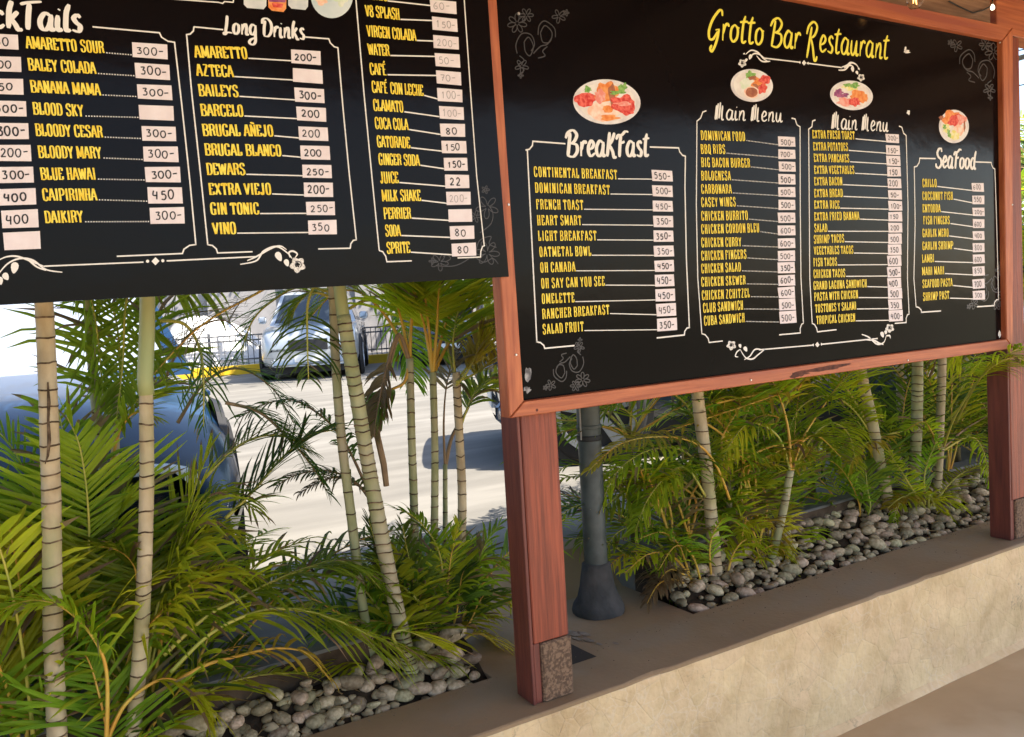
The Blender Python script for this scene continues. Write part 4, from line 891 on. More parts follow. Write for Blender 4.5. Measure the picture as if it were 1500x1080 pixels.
food(SR, 1397, 185.5, 22, 24.5, .0, rb, [(-.1,-.5,.65,.4,'orange',.3), (.05,-.3,.42,.4,'red',.35), (.5,-.4,.25,.3,'pink',.4), (-.85,-.52,.14,.12,'brown',.3), (.3,.25,.4,.35,'egg',.2), (-.5,.1,.25,.25,'yellow',.3), (.02,.55,.36,.28,'yellow',.3), (-.35,.45,.12,.2,'green',.5), (-.62,.05,.1,.15,'green',.5), (.7,.0,.06,.3,'brown',.2)], "round plate with red seafood over rice and greens")
def curlset(cx, cy, s_, fx, fy):
    P = lambda u, v: (cx+fx*u*s_, cy+fy*v*s_)
    return ([[P(-.9,-.1), P(-.95,-.5), P(-.7,-.95), P(-.3,-.9), P(-.15,-.5), P(-.3,-.2)], [P(-.6,-.6), P(-.4,-.8), P(-.2,-.4), P(-.35,0), P(-.55,-.2), P(-.6,-.6)],
             [P(0,-.9), P(.05,-1.3), P(.3,-1.5), P(.7,-1.2), P(.75,-.8)], [P(.1,-1.0), P(.3,-1.3), P(.6,-1.0), P(.5,-.6), P(.2,-.6), P(.1,-1.0)], [P(-.2,-.1), P(.1,-.4), P(.4,-.5), P(.6,-.8)],
             [P(-.8,0), P(-.6,.2), P(-.85,.4), P(-.6,.6), P(-.8,.8)], [P(.4,-.4), P(.2,-.2), P(.3,0), P(0,.1)]],
            [(*P(-.7,.45), s_*.3, 5, .3), (*P(-.75,.85), s_*.12, 4, 0), (*P(-.9,-1.4), s_*.42, 7, .2), (*P(-.5,-1.75), s_*.3, 6, 0), (*P(.9,-1.7), s_*.3, 5, .5), (*P(1.2,-1.85), s_*.14, 5, 0)])
for (cx, cy, s_, fx, fy) in ((788, 82, 34, 1, 1), (1428, 118, 30, -1, 1), (830, 520, 26, -1, -1), (1448, 405, 24, -1, -1)):
    cs, fl = curlset(cx, cy, s_, fx, fy); grey_curls(SR, rb, cs, 1.3 if cx < 1000 else 1.0, fl)
# pale spots: board reflections painted as colour, plus torn bits of vinyl
M_reflect = mat("board_reflection", (.45, .45, .46), .6, .3, col2=(.10, .10, .11), nscale=50, coord='World', lo=.35, hi=.6)
for (x, y, rx, ry, s_) in ((773, 549, 5, 9, 1), (772, 571, 5, 4.5, 2), (1328, 76, 4.5, 2.2, 3), (1330, 165, 2.2, 3.4, 4), (1464, 490, 2.0, 6, 5), (1469, 481, 2, 3.5, 6), (1326, 72, 1.6, 3, 7)):
    blob(SR, x, y, rx, ry, M_white if x > 1000 else M_reflect, rb, "pale_spot", .0009, .35, s_, n=16)

M_shadow = mat("rail_shadow", (.06, .025, .02), .7, .2, col2=(.14, .05, .035), nscale=60, coord='World')  # cast leaf shadow painted on the bottom rail as dark blotches
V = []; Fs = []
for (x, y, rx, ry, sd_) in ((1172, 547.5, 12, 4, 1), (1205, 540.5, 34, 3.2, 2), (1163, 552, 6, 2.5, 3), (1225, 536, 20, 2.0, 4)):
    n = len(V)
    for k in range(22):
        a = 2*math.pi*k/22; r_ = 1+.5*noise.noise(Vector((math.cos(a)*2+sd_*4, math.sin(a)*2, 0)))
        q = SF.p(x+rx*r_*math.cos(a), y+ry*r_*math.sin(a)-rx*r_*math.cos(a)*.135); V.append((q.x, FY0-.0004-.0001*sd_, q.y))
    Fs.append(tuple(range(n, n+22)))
obj("painted_leaf_shadow", V, Fs, M_shadow, rb)
# ---- bulbs under the roof
M_clear = bpy.data.materials.new("clear_glass"); M_clear.use_nodes = True
_b = M_clear.node_tree.nodes["Principled BSDF"]; _b.inputs["Transmission Weight"].default_value = 1; _b.inputs["Roughness"].default_value = .02; _b.inputs["IOR"].default_value = 1.2
_b.inputs["Base Color"].default_value = (.95, .93, .88, 1)
M_fil = mat("filament_amber", (.8, .4, .1), .4, emit=((1, .5, .15), 1.5)); M_brass = mat("lamp_socket", (.25, .16, .08), .4, .5, metal=.6)
def bulb(px, py, Y, r_, label, lit):
    q = onY(px, py, Y); e = empty("light_bulb", q, label, "bulb", "bulbs strung under the roof")
    b = MB(); b.lathe([(.0005, -r_), (r_*.6, -r_*.86), (r_*.95, -r_*.3), (r_, .1*r_), (r_*.85, r_*.8), (r_*.5, r_*1.5), (r_*.42, r_*1.9)], q, 'Z', 20); b.obj("glass_globe", M_clear if not lit else M_fairy, e, sm=True)
    b = MB(); b.lathe([(r_*.44, r_*1.7), (r_*.5, r_*1.8), (r_*.5, r_*2.9), (r_*.3, r_*3.1), (.001, r_*3.1)], q, 'Z', 16); b.obj("socket", M_brass, e)
    b = MB(); b.tube([q+Vector((0, 0, r_*3)), (q.x, q.y, 2.951)], .003, 6); b.obj("cord", M_black, e)
    if not lit:
        b = MB(); b.tube([q+Vector((a, 0, z)) for a, z in ((-r_*.2, r_*1.5), (-r_*.3, -r_*.3), (0, r_*.5), (r_*.3, -r_*.3), (r_*.2, r_*1.5))], .0015, 5); b.obj("filament", M_fil, e)
    return e
M_fairy = mat("lit_globe", (.9, .85, .75), .3, emit=((1, .85, .65), 1.2))
bulb(1340, 2, 1.86, .028, "clear glass bulb hanging in front of the framed board's top rail", False)
bulb(1454, 12, 1.96, .0085, "tiny lit bulb near the top right corner of the board frame", True)
b = MB(); p_ = [onY(x, y, 1.99) for x, y in ((1390, 2), (1405, 10), (1425, 19), (1440, 15), (1454, 8))]; b.tube(p_, .003, 5)
tag(b.obj("light_cable", M_black), "thin cable sagging along the beam beside the tiny lit bulb", "cable")

# ------------------------------------------------------------------ STEEL POLE behind the wall
pb = onZ(877, 895, .4575); pt = onY(868, 606, pb.y)
e = empty("steel_pole", (pb.x, pb.y, .4575), "grey steel pole on a flared dark cement foot behind the wall", "pole")
b = MB(); b.lathe([(.044, .18), (.043, 2.3)], (pb.x, pb.y, .4575), 'Z', 28); b.obj("pole_tube", M_pole, e, sm=True)
b = MB(); b.lathe([(.0455, .70), (.048, .702), (.048, .712), (.0455, .714)], (pb.x, pb.y, .4575), 'Z', 28); b.obj("weld_ring", M_pole, e)
b = MB(); b.tube([(pb.x-.046, pb.y-.012, z) for z in (1.12, 1.4, 1.8, 2.3)], .004, 6); b.obj("conduit", M_curb, e)
b = MB(); b.lathe([(.0455, .655), (.0475, .66), (.0475, .672), (.0455, .676)], (pb.x, pb.y, .4575), "Z", 28); b.obj("band", M_black, e)
b = MB(); pr = [(.098, 0), (.101, .012), (.097, .028), (.080, .055), (.066, .10), (.058, .16), (.054, .185), (.046, .19)]; vs = []
b.lathe(pr, (pb.x, pb.y, .4580), 'Z', 32)
b.v = [(x+.004*noise.noise(Vector((x*30, y*30, z*30))), y+.004*noise.noise(Vector((x*30, y*30, z*30+9))), z) for x, y, z in b.v]
b.obj("cement_foot", M_polebase, e, sm=True)

# ------------------------------------------------------------------ CARS
def wheel(par, x, y, r, w_, side, rimr):
    e = bpy.data.objects.new("wheel", None); COL.objects.link(e); e.parent = par; e.location = (x, y, r); e.empty_display_size = .1
    b = MB(); b.lathe([(rimr, -w_/2), (r*.93, -w_/2), (r, -w_*.38), (r, w_*.38), (r*.93, w_/2), (rimr, w_/2)], (0, 0, 0), 'Y', 32); b.obj("tyre", M_tyre, e, local=True, sm=True)
    b = MB(); s = side; o_ = s*w_/2
    b.lathe([(rimr*1.01, o_-s*.006), (rimr, o_+s*.006), (rimr*.9, o_+s*.003), (rimr*.87, o_-s*.035), (rimr*.86, o_-s*.1)], (0, 0, 0), 'Y', 32)
    b.lathe([(.001, o_-s*.005), (rimr*.2, o_-s*.008), (rimr*.24, o_-s*.05)], (0, 0, 0), 'Y', 16)
    for k in range(5):
        a = 2*math.pi*k/5+.3; ca, sa = math.cos(a), math.sin(a)
        P = lambda u, v, h: (u*ca-v*sa, o_-s*.012+h, u*sa+v*ca)
        b.add([P(rimr*.15,-rimr*.11,0), P(rimr*.9,-rimr*.17,s*.012), P(rimr*.9,rimr*.17,s*.012), P(rimr*.15,rimr*.11,0), P(rimr*.15,-rimr*.11,-s*.03), P(rimr*.9,-rimr*.17,-s*.03), P(rimr*.9,rimr*.17,-s*.03), P(rimr*.15,rimr*.11,-s*.03)],
              [(0,1,2,3),(0,1,5,4),(2,3,7,6),(4,5,6,7)])
    b.obj("rim", M_rim, e, local=True)
    b = MB(); b.lathe([(.001, o_-s*.06), (rimr*.86, o_-s*.06)], (0, 0, 0), 'Y', 24); b.obj("brake_disc", M_black, e, local=True)
def car(name, label, paint, loc, rot, L=4.5, W=1.8, H=1.65, hood=.98, wr=.34, rimr=.235, cab=(-2.1, -1.7, .35, 1.0), nose=.75, group="cars parked in the lot", tail=None, fo=.85, ck=0, mirrors=True, ws=None):
    """front = +x; cab = (rear glass base, roof rear, roof front, windscreen base)"""
    e = empty(name, loc, label, "car", group); e.rotation_euler = (0, 0, rot)
    l = L/2; w_ = W/2; tail = tail or hood
    st = [(-l, .42, tail*.86, .86), (-l+.05, .30, tail*.94, .93), (-l+.35, .24, tail, .985), (cab[0]+.1, .22, tail, 1.0), (-.2, .20, hood*1.0, 1.0), (cab[3]-.05, .22, hood, 1.0), (l-.75, .22, hood*.95, .99), (l-.32, .24, hood*.88, .95), (l-.10, .27, nose, .87), (l-.02, .34, nose*.86, .78), (l, .42, nose*.75, .70)]
    vs = []; fs = []
    for (x, zb, zt, wf) in st:
        W_ = w_*wf; zm = zb+(zt-zb)*.55; c = []
        for (u, z) in ((.80, zb), (.95, zb+.05), (1.0, zb+.18), (1.0, zm-ck*.5), (.985, zm-ck*.5+.4*(zt-zm)), (.95, zt-.05-ck*.55), (.88, zt-.012-ck*.38), (.6, zt+.012-ck*.1), (.25, zt+.022)): c.append((x, u*W_, z))
        vs += c+[(p[0], -p[1], p[2]) for p in reversed(c)]
    n = 18
    for i in range(len(st)-1):
        for k in range(n): fs.append((i*n+k, i*n+(k+1) % n, (i+1)*n+(k+1) % n, (i+1)*n+k))
    fs += [tuple(range(n))[::-1], tuple((len(st)-1)*n+k for k in range(n))]
    obj("body", vs, fs, paint, e, sm=True, local=True)
    # greenhouse
    zb_ = hood-.03; wb, wt = w_*.90, w_*.68
    g = [(cab[0], wb, zb_), (cab[1], wt, H-.06), (cab[1]+.25, wt, H), (cab[2]-.2, wt, H), (cab[2], wt, H-.05), (cab[3], wb, zb_)]
    vs = []
    for (x, ww, z) in g: vs += [(x, -ww, z), (x, ww, z)]
    vs2 = [(x, -(ww-.06 if z > zb_+.1 else ww), z+(.025 if z > zb_+.1 else 0)) for (x, ww, z) in g]
    fs = [(0, 2, 3, 1), (2, 4, 5, 3), (4, 6, 7, 5), (6, 8, 9, 7), (8, 10, 11, 9), (0, 10, 8, 6, 4, 2), (1, 3, 5, 7, 9, 11)]
    obj("cabin", vs, fs, paint, e, local=True)
    def pane(nm, q, off, m_=M_glass):
        q = [Vector(p) for p in q]; nn = (q[1]-q[0]).cross(q[2]-q[0]).normalized()
        c = sum(q, Vector())/4
        if nn.dot(c-Vector(((cab[0]+cab[3])/2, 0, hood))) < 0: nn = -nn
        V = [tuple(p+nn*off) for p in q]+[tuple(p+nn*.001) for p in q]
        obj(nm, V, [(0,1,2,3),(0,1,5,4),(1,2,6,5),(2,3,7,6),(3,0,4,7)], m_, e, local=True)
    def lerp(a, c, t): return tuple(a[i]+(c[i]-a[i])*t for i in range(3))
    A0, A1 = (cab[3], -wb, zb_), (cab[3], wb, zb_); B0, B1 = (cab[2], -wt, H-.05), (cab[2], wt, H-.05)
    def quad4(A0, A1, B0, B1, m0, m1, mt, mb):
        l0, l1 = lerp(A0, B0, mb), lerp(A1, B1, mb); t0, t1 = lerp(A0, B0, 1-mt), lerp(A1, B1, 1-mt)
        return [lerp(l0, l1, m0), lerp(l0, l1, 1-m1), lerp(t0, t1, 1-m1), lerp(t0, t1, m0)]
    pane("windscreen", quad4(A0, A1, B0, B1, .05, .05, .05, .06), .004, ws or M_glass)
    A0, A1 = (cab[0], -wb, zb_), (cab[0], wb, zb_); B0, B1 = (cab[1], -wt, H-.06), (cab[1], wt, H-.06)
    pane("rear_window", quad4(A0, A1, B0, B1, .08, .08, .1, .15), .004)
    xm = (cab[1]+cab[2])/2-.05
    for s in (-1, 1):
        for (xa, xb, ta, tb) in ((cab[0]+.22, xm-.05, cab[1]+.16, xm-.05), (xm+.05, cab[3]-.2, xm+.05, cab[2]-.08)):
            pane("side_window", [(xa, s*(wb-.008), zb_+.05), (xb, s*(wb-.008), zb_+.05), (tb, s*(wt+.012), H-.11), (ta, s*(wt+.012), H-.11)], .006)
        for xw in (-l+.80, l-fo):
            b = MB(); b.lathe([(.001, 0), (wr*1.13, 0), (wr*1.16, -s*.03)], (xw, s*(w_+.004 if not ck else w_-.05), wr*1.02), 'Y', 28); b.obj("wheel_arch", M_black, e, local=True)
            wheel(e, xw, s*(w_-(.07 if not ck else .13)), wr, .21, s, rimr)
        if mirrors: m_ = MB(); m_.box((cab[3]-.22, s*(w_*.98) if s > 0 else -w_*.98-.16, hood+.02), (cab[3]-.10, s*(w_*.98)+.16 if s > 0 else -w_*.98, hood+.16), bev=.03); m_.obj("mirror", paint, e, local=True, sm=True)
        b = MB(); b.lathe([(.001, .012), (.055, .010), (.075, 0), (.08, -.03)], (0, 0, 0), 'X', 16)
        b.v = [(l-.09+x*1.6-abs(y)*.25, s*w_*.62+y*2.0, nose*.86+z*1.0) for x, y, z in b.v]; b.obj("headlight", M_lamp, e, local=True, sm=True)
        b = MB(); b.box((-l-.012, s*w_*.62-.12, tail*.72), (-l+.03, s*w_*.62+.12, tail*.86), bev=.01); b.obj("tail_light", M_redl, e, local=True)
        for xh in (xm-.25, xm+.75):
            b = MB(); b.box((xh, s*w_*.995-.008, hood-.17), (xh+.16, s*w_*.995+.022, hood-.14), bev=.006); b.obj("door_handle", paint, e, local=True)
        for xg in (xm, xm+1.0, xm-.85):
            b = MB(); b.box((xg, s*w_-.01, .32), (xg+.006, s*w_+.0015, hood-.06-ck)); b.obj("door_seam", M_black, e, local=True)
    b = MB(); b.box((l-.10, -w_*.38, nose*.62), (l+.010, w_*.38, nose*.86), bev=.01); b.obj("grille", M_black, e, local=True)
    b = MB(); b.box((l-.3, -w_*.72, .26), (l+.03, w_*.72, .42), bev=.04); b.obj("bumper", paint, e, local=True, sm=True)
    b = MB(); b.box((l+.03, -.26, .34), (l+.038, .26, .47)); b.obj("number_plate", M_plate, e, local=True)
    b = MB(); b.box((-l+.3, -w_+.05, .12), (l-.3, w_-.05, .26)); b.obj("underbody", M_black, e, local=True)
    return e
R_ = math.radians
car("parked_car", "navy blue car parked nose in behind the left palms", M_navy, (-.10, 4.84, .6), R_(-95), L=4.5, W=1.80, H=1.45, hood=.84, nose=.62, cab=(-1.9, -1.1, .0, .72), ck=.17, mirrors=False, ws=M_wsc)
car("parked_car", "silver sport utility car facing the camera by the far yellow kerb", M_silver, (5.35, 17.3, .6), R_(-112), L=4.6, W=1.9, H=1.75, hood=1.08, nose=.88, wr=.37, rimr=.25, cab=(-2.2, -2.0, .3, .95), tail=1.1)
car("parked_car", "dark car standing in shade just right of the silver car", M_dark, (8.3, 17.6, .6), R_(-110), L=4.6, W=1.85, H=1.6, hood=1.0, nose=.8, cab=(-2.1, -1.7, .3, .95))
car("parked_car", "dark blue car just right of the red post, its front wheel showing", M_dkblue, (4.88, 4.38, .6), R_(154), L=4.3, W=1.78, H=1.55, hood=.96, nose=.78, cab=(-1.95, -1.5, .35, 1.15), wr=.34, rimr=.262, fo=.60)
car("parked_car", "silver car in the far right of the lot behind the dense palms", M_silver, (12.0, 10.0, .6), R_(-150), L=4.6, W=1.85, H=1.7, hood=1.05, nose=.85, cab=(-2.2, -1.9, .3, .95), tail=1.1)

# ------------------------------------------------------------------ FAR SIDE OF THE LOT
k0 = onZ(180, 563, .6); k1 = onZ(385, 546, .6); kd = (k1-k0).normalized(); kn = Vector((-kd.y, kd.x, 0))
if kn.y < 0: kn = -kn
def strip(name, a, c, d0, d1, z0, z1, m_, par=None, **k):
    q = [a+kn*d0, c+kn*d0, c+kn*d1, a+kn*d1]; b = MB()
    b.add([(p.x, p.y, z0) for p in q]+[(p.x, p.y, z1) for p in q], [(0,3,2,1),(4,5,6,7),(0,1,5,4),(1,2,6,5),(2,3,7,6),(3,0,4,7)])
    return b.obj(name, m_, par, **k)
ka = k0-kd*12; kb = k1+kd*14
o = strip("far_kerb", ka, kb, 0, .35, .59, .80, M_kerby); o['kind'] = 'structure'
o = strip("far_verge", ka, kb, .352, 4, .59, .78, M_curb); o['kind'] = 'structure'
bw = empty("boundary_wall", (k0+kn*3).to_tuple()[:2]+(.78,), "tall grey boundary wall with shallow piers behind the far kerb", "wall")
strip("wall_panel", k0-kd*.5, kb+kd*8, 2.6, 2.8, .781, 4.4, M_wallb, bw)
for i in range(9):
    a = k0+kd*(.2+i*1.9); strip("pier", a, a+kd*.32, 2.48, 2.598, .781, 4.45, M_wallb, bw)
strip("wall_cap", k0-kd*.5, kb+kd*8, 2.5, 2.9, 4.452, 4.52, M_curb, bw)
ww = empty("white_building", (k0-kd*5+kn*5).to_tuple()[:2]+(.78,), "white sunlit building at the far left behind the palms", "building")
strip("wall", ka-kd*4, k0-kd*.9, 4.2, 9, .5, 6.4, M_wallw, ww)
strip("roof_edge", ka-kd*4.1, k0-kd*.8, 4.0, 9.2, 6.402, 6.6, M_curb, ww)
for i in range(4):
    a = ka+kd*(1.0+i*3.2); wi = strip("window", a, a+kd*1.3, 4.14, 4.198, 1.7, 2.9, M_glass, ww); strip("sill", a-kd*.08, a+kd*1.38, 4.05, 4.198, 1.62, 1.69, M_wallw, wi)
fe = empty("metal_fence", (k0+kn*.6).to_tuple()[:2]+(.78,), "low dark metal railing with upright bars behind the yellow kerb", "fence")
for z in (.90, 1.34, 1.46): strip("rail", k0-kd*6, kb-kd*3, .60, .63, z, z+.035, M_fence, fe)
vs = None
nb = 0
base = None
for i in range(170):
    a = k0-kd*6+kd*(.13*i)
    if base is None:
        q0 = a; base = strip("baluster", a, a+kd*.016, .637, .655, .781, 1.46, M_fence, fe)
    else:
        c = base.copy(); COL.objects.link(c); c.location = base.location+(a-q0)
for i in range(9):
    a = k0-kd*6+kd*(2.6*i+.05); strip("fence_post", a, a+kd*.06, .658, .72, .781, 1.56, M_fence, fe)
# pale covered thing behind the railing
M_cloth = mat("white_cover", (.80, .80, .80), .8, .2, col2=(.66, .66, .68), nscale=6, coord='World', bump=.5, bscale=6)
cx0 = k0+kd*2.1+kn*1.5; vs = []; n = 14
for i in range(n+1):
    for j in range(n+1):
        u, v = i/n*2-1, j/n*2-1; h = (1-abs(u)**2.6)*(1-abs(v)**3)*(1.15-.35*u)+.05*noise.noise(Vector((u*3, v*3, 2)))
        p = cx0+kd*u*1.5+kn*v*.8; vs.append((p.x, p.y, .782+max(0, h)))
o = obj("covered_heap", vs, [(i*(n+1)+j, (i+1)*(n+1)+j, (i+1)*(n+1)+j+1, i*(n+1)+j+1) for i in range(n) for j in range(n)], M_cloth, sm=True)
tag(o, "heap under a bright white cover behind the railing, left of the silver car", "covered heap")

# ------------------------------------------------------------------ TREES
def tree(x, y, z, h, cr, seed, label, n=2600, group="trees beyond the lot", leaf=.11, mleaf=None):
    r = random.Random(seed); e = empty("shade_tree", (x, y, z), label, "tree", group)
    b = MB(); tp = Vector((x+r.uniform(-.2, .2), y, z+h*.55)); b.tube([(x, y, z-.1), (x+.05, y, z+h*.25), tp], [.2, .16, .12], 10)
    tips = []
    for k in range(9):
        a = k*2.4+r.uniform(-.3, .3); q = tp+Vector((math.cos(a)*cr*.6, math.sin(a)*cr*.6, h*r.uniform(.05, .38)))
        b.tube([tp-Vector((0, 0, r.uniform(0, .5))), (tp+q)/2+Vector((0, 0, .15)), q], [.09, .06, .02], 6); tips.append(q)
    b.obj("trunk", M_bark, e, sm=True)
    V = []; Fs = []; cl = [t+Vector((r.uniform(-1, 1)*cr*.35, r.uniform(-1, 1)*cr*.35, r.uniform(-.5, .4)*h*.2)) for t in tips for _ in range(4)]
    for i in range(n):
        c = r.choice(cl); d = Vector((r.gauss(0, 1), r.gauss(0, 1), r.gauss(0, .7))); p = c+d*cr*.17
        s_ = leaf*r.uniform(.6, 1.4); a = Vector((r.uniform(-1, 1), r.uniform(-1, 1), r.uniform(-.9, .3))).normalized(); q = a.orthogonal().normalized()*s_*.35
        k = len(V); V += [p, p+a*s_*.5+q, p+a*s_, p+a*s_*.5-q]; Fs.append((k, k+1, k+2, k+3))
    obj("crown", V, Fs, mleaf or M_tleaf, e); return e
tk = k0+kn*4.4
tree(tk.x+kd.x*2.8, tk.y+kd.y*2.8, .75, 6.2, 2.9, 1, "broad tree hanging over the grey boundary wall, left of the silver car", 9000)
tree(tk.x+kd.x*8.2, tk.y+kd.y*8.2, .75, 6.6, 3.0, 2, "tree over the boundary wall above the silver car", 7000)
tree(10.9, 13.6, .6, 7.2, 4.2, 6, "unseen spreading tree added to shade the silver car at the back of the lot", 9000, leaf=.34)  # out of sight behind the board; put here to shade car and far wall
tree(3.2, 24.5, .6, 6.2, 3.6, 7, "leafy tree far behind the grey boundary wall", 5000, leaf=.2)
tree(13.5, 15.5, .6, 6.5, 3.2, 3, "dark leafy tree behind the dense palms at the far right of the lot", 7000)
tree(19, 10.5, .6, 4.4, 2.8, 4, "bright green bushy tree seen right of the framed board", 6000, leaf=.16)
tree(17, 14, .6, 6, 3.2, 5, "tall tree furthest right behind the parked silver car", 5000)
# utility pole and wires, seen through the gap right of the frame
e = empty("utility_pole", (26, 12.5, .6), "slim utility pole with wires in the gap right of the frame", "utility pole")
b = MB(); b.tube([(26, 12.5, .5), (26, 12.5, 9)], [.12, .09], 10); b.obj("pole", M_bark, e)
b = MB(); b.box((25.9, 11.4, 8.2), (26.05, 13.6, 8.32)); b.obj("crossarm", M_bark, e)
for k, z in enumerate((8.4, 7.4, 5.9)):
    b = MB(); b.tube([(26, 12.5, z), (30, 7, z-.35), (34, 1.5, z)], .018, 4); b.obj("wire", M_black, e)
    b = MB(); b.tube([(26, 12.5, z), (20, 22, z-.5), (14, 32, z)], .018, 4); b.obj("wire", M_black, e)

# ------------------------------------------------------------------ PALMS
pr_ = random.Random(21)
def frond(parent, pts, L=.26, n=26, W=.012, mi=0, droop=.5, lift=.15, start=.22, ang=.6, pet=None, rw=.006, side=0, sparse=1.0, jit=.19, r=None, fold=.3, endL=.35):
    """one pinnate leaf: rachis through pts, ribbon leaflets on both sides, each bending under its weight"""
    r = r or pr_; n = int(n*1.2); W = W*.72; L = L*1.16; MI = []
    P = cat([Vector(p) for p in pts], 7); N = len(P)
    cum = [0]
    for i in range(1, N): cum.append(cum[-1]+(P[i]-P[i-1]).length)
    T = cum[-1]
    def at(s):
        d = s*T
        for i in range(1, N):
            if cum[i] >= d:
                t = (d-cum[i-1])/max(1e-6, cum[i]-cum[i-1]); return P[i-1].lerp(P[i], t), (P[i]-P[i-1]).normalized()
        return P[-1], (P[-1]-P[-2]).normalized()
    V = []; Fs = []; up = Vector((0, 0, 1))
    bprev = None
    for i in range(n):
        u = (i+.5)/n; s = start+(1-start)*u
        c, t = at(min(s, .999))
        B = t.cross(up)
        if B.length < .25: B = (bprev or Vector((1, 0, 0)))
        B = (B-t*B.dot(t)).normalized()
        if bprev is not None and B.dot(bprev) < 0: B = -B
        bprev = B; Nn = B.cross(t).normalized()
        if Nn.z < 0: Nn = -Nn
        prof = (math.sin(math.pi*min(1, (.16+.84*u)))**.6)*(1-u)+endL*u if u > .5 else math.sin(math.pi*(.18+.64*u))**.55
        prof = max(prof, endL*.9)
        for sd in (-1, 1):
            if side and sd != side and r.random() < .8: continue
            if r.random() > sparse: continue
            a = ang*.72+.38*u+r.uniform(-jit, jit)
            d = (B*sd*math.cos(a)+t*math.sin(a)+Nn*(lift+r.uniform(-jit, jit))).normalized()
            ln = L*prof*r.uniform(.82, 1.12); seg = 5; q = c.copy(); k0_ = len(V)
            wv = (t-d*t.dot(d)).normalized()
            dr = droop*r.uniform(.55, 1.75); wj = W*r.uniform(.7, 1.2); tw = Vector((r.uniform(-.1, .1), r.uniform(-.1, .1), 0)); dead = r.random(); fw = t*r.uniform(.0, .10)
            for j in range(seg+1):
                f = j/seg; ww = wj*(.35+1.0*math.sin(math.pi*min(.97, .12+.85*f))**.8)*.5*(1 if f < 1 else .1)
                wv = (wv-d*wv.dot(d)).normalized(); nn = d.cross(wv)
                V += [q+wv*ww+nn*ww*fold, q.copy(), q-wv*ww+nn*ww*fold]
                if j < seg:
                    q = q+d*(ln/seg); d = (d+Vector((0, 0, -dr*.32*(.3+1.2*f)))+tw*f+fw).normalized()
            for j in range(seg):
                a0 = k0_+3*j; Fs += [(a0, a0+1, a0+4, a0+3), (a0+1, a0+2, a0+5, a0+4)]; MI += [1 if (dead < .035 or (dead < .26 and j == seg-1) or (dead < .10 and j == seg-2)) else 0]*2
    o = obj("frond", V, Fs, [M_leaf[mi], M_leaf[4]], parent, sm=False, midx=MI)
    b = MB(); rr = [rw*(1-.75*(cum[i]/T)) for i in range(N)]; b.tube(P, rr, 6)
    b.obj("rachis", pet or M_petg, o, sm=True)
    return o
def F3(px, Ys):
    """rachis picked through photo positions at chosen real distances"""
    n = len(px); out = []
    for i, (x, y) in enumerate(px):
        Y = Ys[0]+(Ys[1]-Ys[0])*i/(n-1) if len(Ys) == 2 else Ys[i]
        out.append(onY(x, y, Y))
    return out
def trunk(parent, px, Y, wpx, z0=.40, z1=None, ring=.058, m_=None, ztop=None, crown=False, toff=0):
    """ringed stem through photo positions; wpx = widths in px"""
    pts = [onY(x, y, Y[i] if isinstance(Y, (list, tuple)) else Y) for i, (x, y) in enumerate(px)]
    pts.sort(key=lambda p: p.z)
    if pts[0].z > z0:
        d = (pts[1]-pts[0]); d = d/d.z; pts.insert(0, pts[0]-d*(pts[0].z-z0))
    if ztop and pts[-1].z < ztop:
        d = (pts[-1]-pts[-2]); d = d/d.z; pts.append(pts[-1]+Vector((d.x*.5, d.y*.5, 1))*(ztop-pts[-1].z))
    C_ = cat(pts, 24); L_ = 0; P = [C_[0]]
    b = MB(); z = C_[0].z; nxt = z+ring
    dist = (pts[len(pts)//2]-CAM).dot(fwd); r0_ = wpx/2*dist/F
    # rings: sample by height
    hs = []; k = C_[0].z; zt = C_[-1].z; rnd = random.Random(int(px[0][0]))
    while k < zt-.01:
        hs.append((k, 1.0)); s_ = ring*rnd.uniform(.62, 1.38)*(1 if k-C_[0].z > .25 else .6); k += s_
    hs.append((zt, 1))
    def pos(z):
        for i in range(1, len(C_)):
            if C_[i].z >= z:
                t = (z-C_[i-1].z)/max(1e-6, C_[i].z-C_[i-1].z); return C_[i-1].lerp(C_[i], t)
        return C_[-1]
    prof = []
    for i in range(len(hs)-1):
        z, z2 = hs[i][0], hs[i+1][0]; g_ = z2-z; tap = 1-.16*(z-C_[0].z)/max(.3, zt-C_[0].z)+(.30*max(0, 1-(z-C_[0].z)/.12))
        prof += [(z, r0_*tap*1.05, 1), (z+.0045, r0_*tap*1.055, 1), (z+.006, r0_*tap*1.01, 0), (z+g_*.5, r0_*tap*.985, 0), (z+g_*.985, r0_*tap*1.0, 0)]
    n = 14; vs = []; fs = []; mi = []
    for (z, rr, _) in prof:
        c = pos(z)
        for k in range(n):
            a = 2*math.pi*k/n; w_ = 1+.05*noise.noise(Vector((math.cos(a)*2, math.sin(a)*2, z*7))); zz = z+.006*noise.noise(Vector((a*.8, z*9, px[0][0])))
            vs.append((c.x+rr*w_*math.cos(a), c.y+rr*w_*math.sin(a), zz))
    for i in range(len(prof)-1):
        for k in range(n): fs.append((i*n+k, i*n+(k+1) % n, (i+1)*n+(k+1) % n, (i+1)*n+k)); mi.append(1 if (prof[i][2] and prof[i+1][2]) else 0)
    fs.append(tuple((len(prof)-1)*n+k for k in range(n))); mi.append(0)
    obj("trunk", vs, fs, [m_ or M_trunk, M_ring], parent, sm=True, midx=mi)
    top = C_[-1]
    if crown:
        b = MB(); b.tube([top-Vector((0, 0, .01)), top+Vector((0, 0, .12)), top+Vector((0, 0, .30)), top+Vector((0, 0, .42))], [r0_*.93, r0_*1.02, r0_*.8, r0_*.4], 12); b.obj("crownshaft", M_crown, parent, sm=True)
        top = top+Vector((0, 0, .38))
    return top
def palm(x, y, label, group="areca palms planted behind the low wall", z=.40):
    return empty("areca_palm", (x, y, z), label, "palm", group)
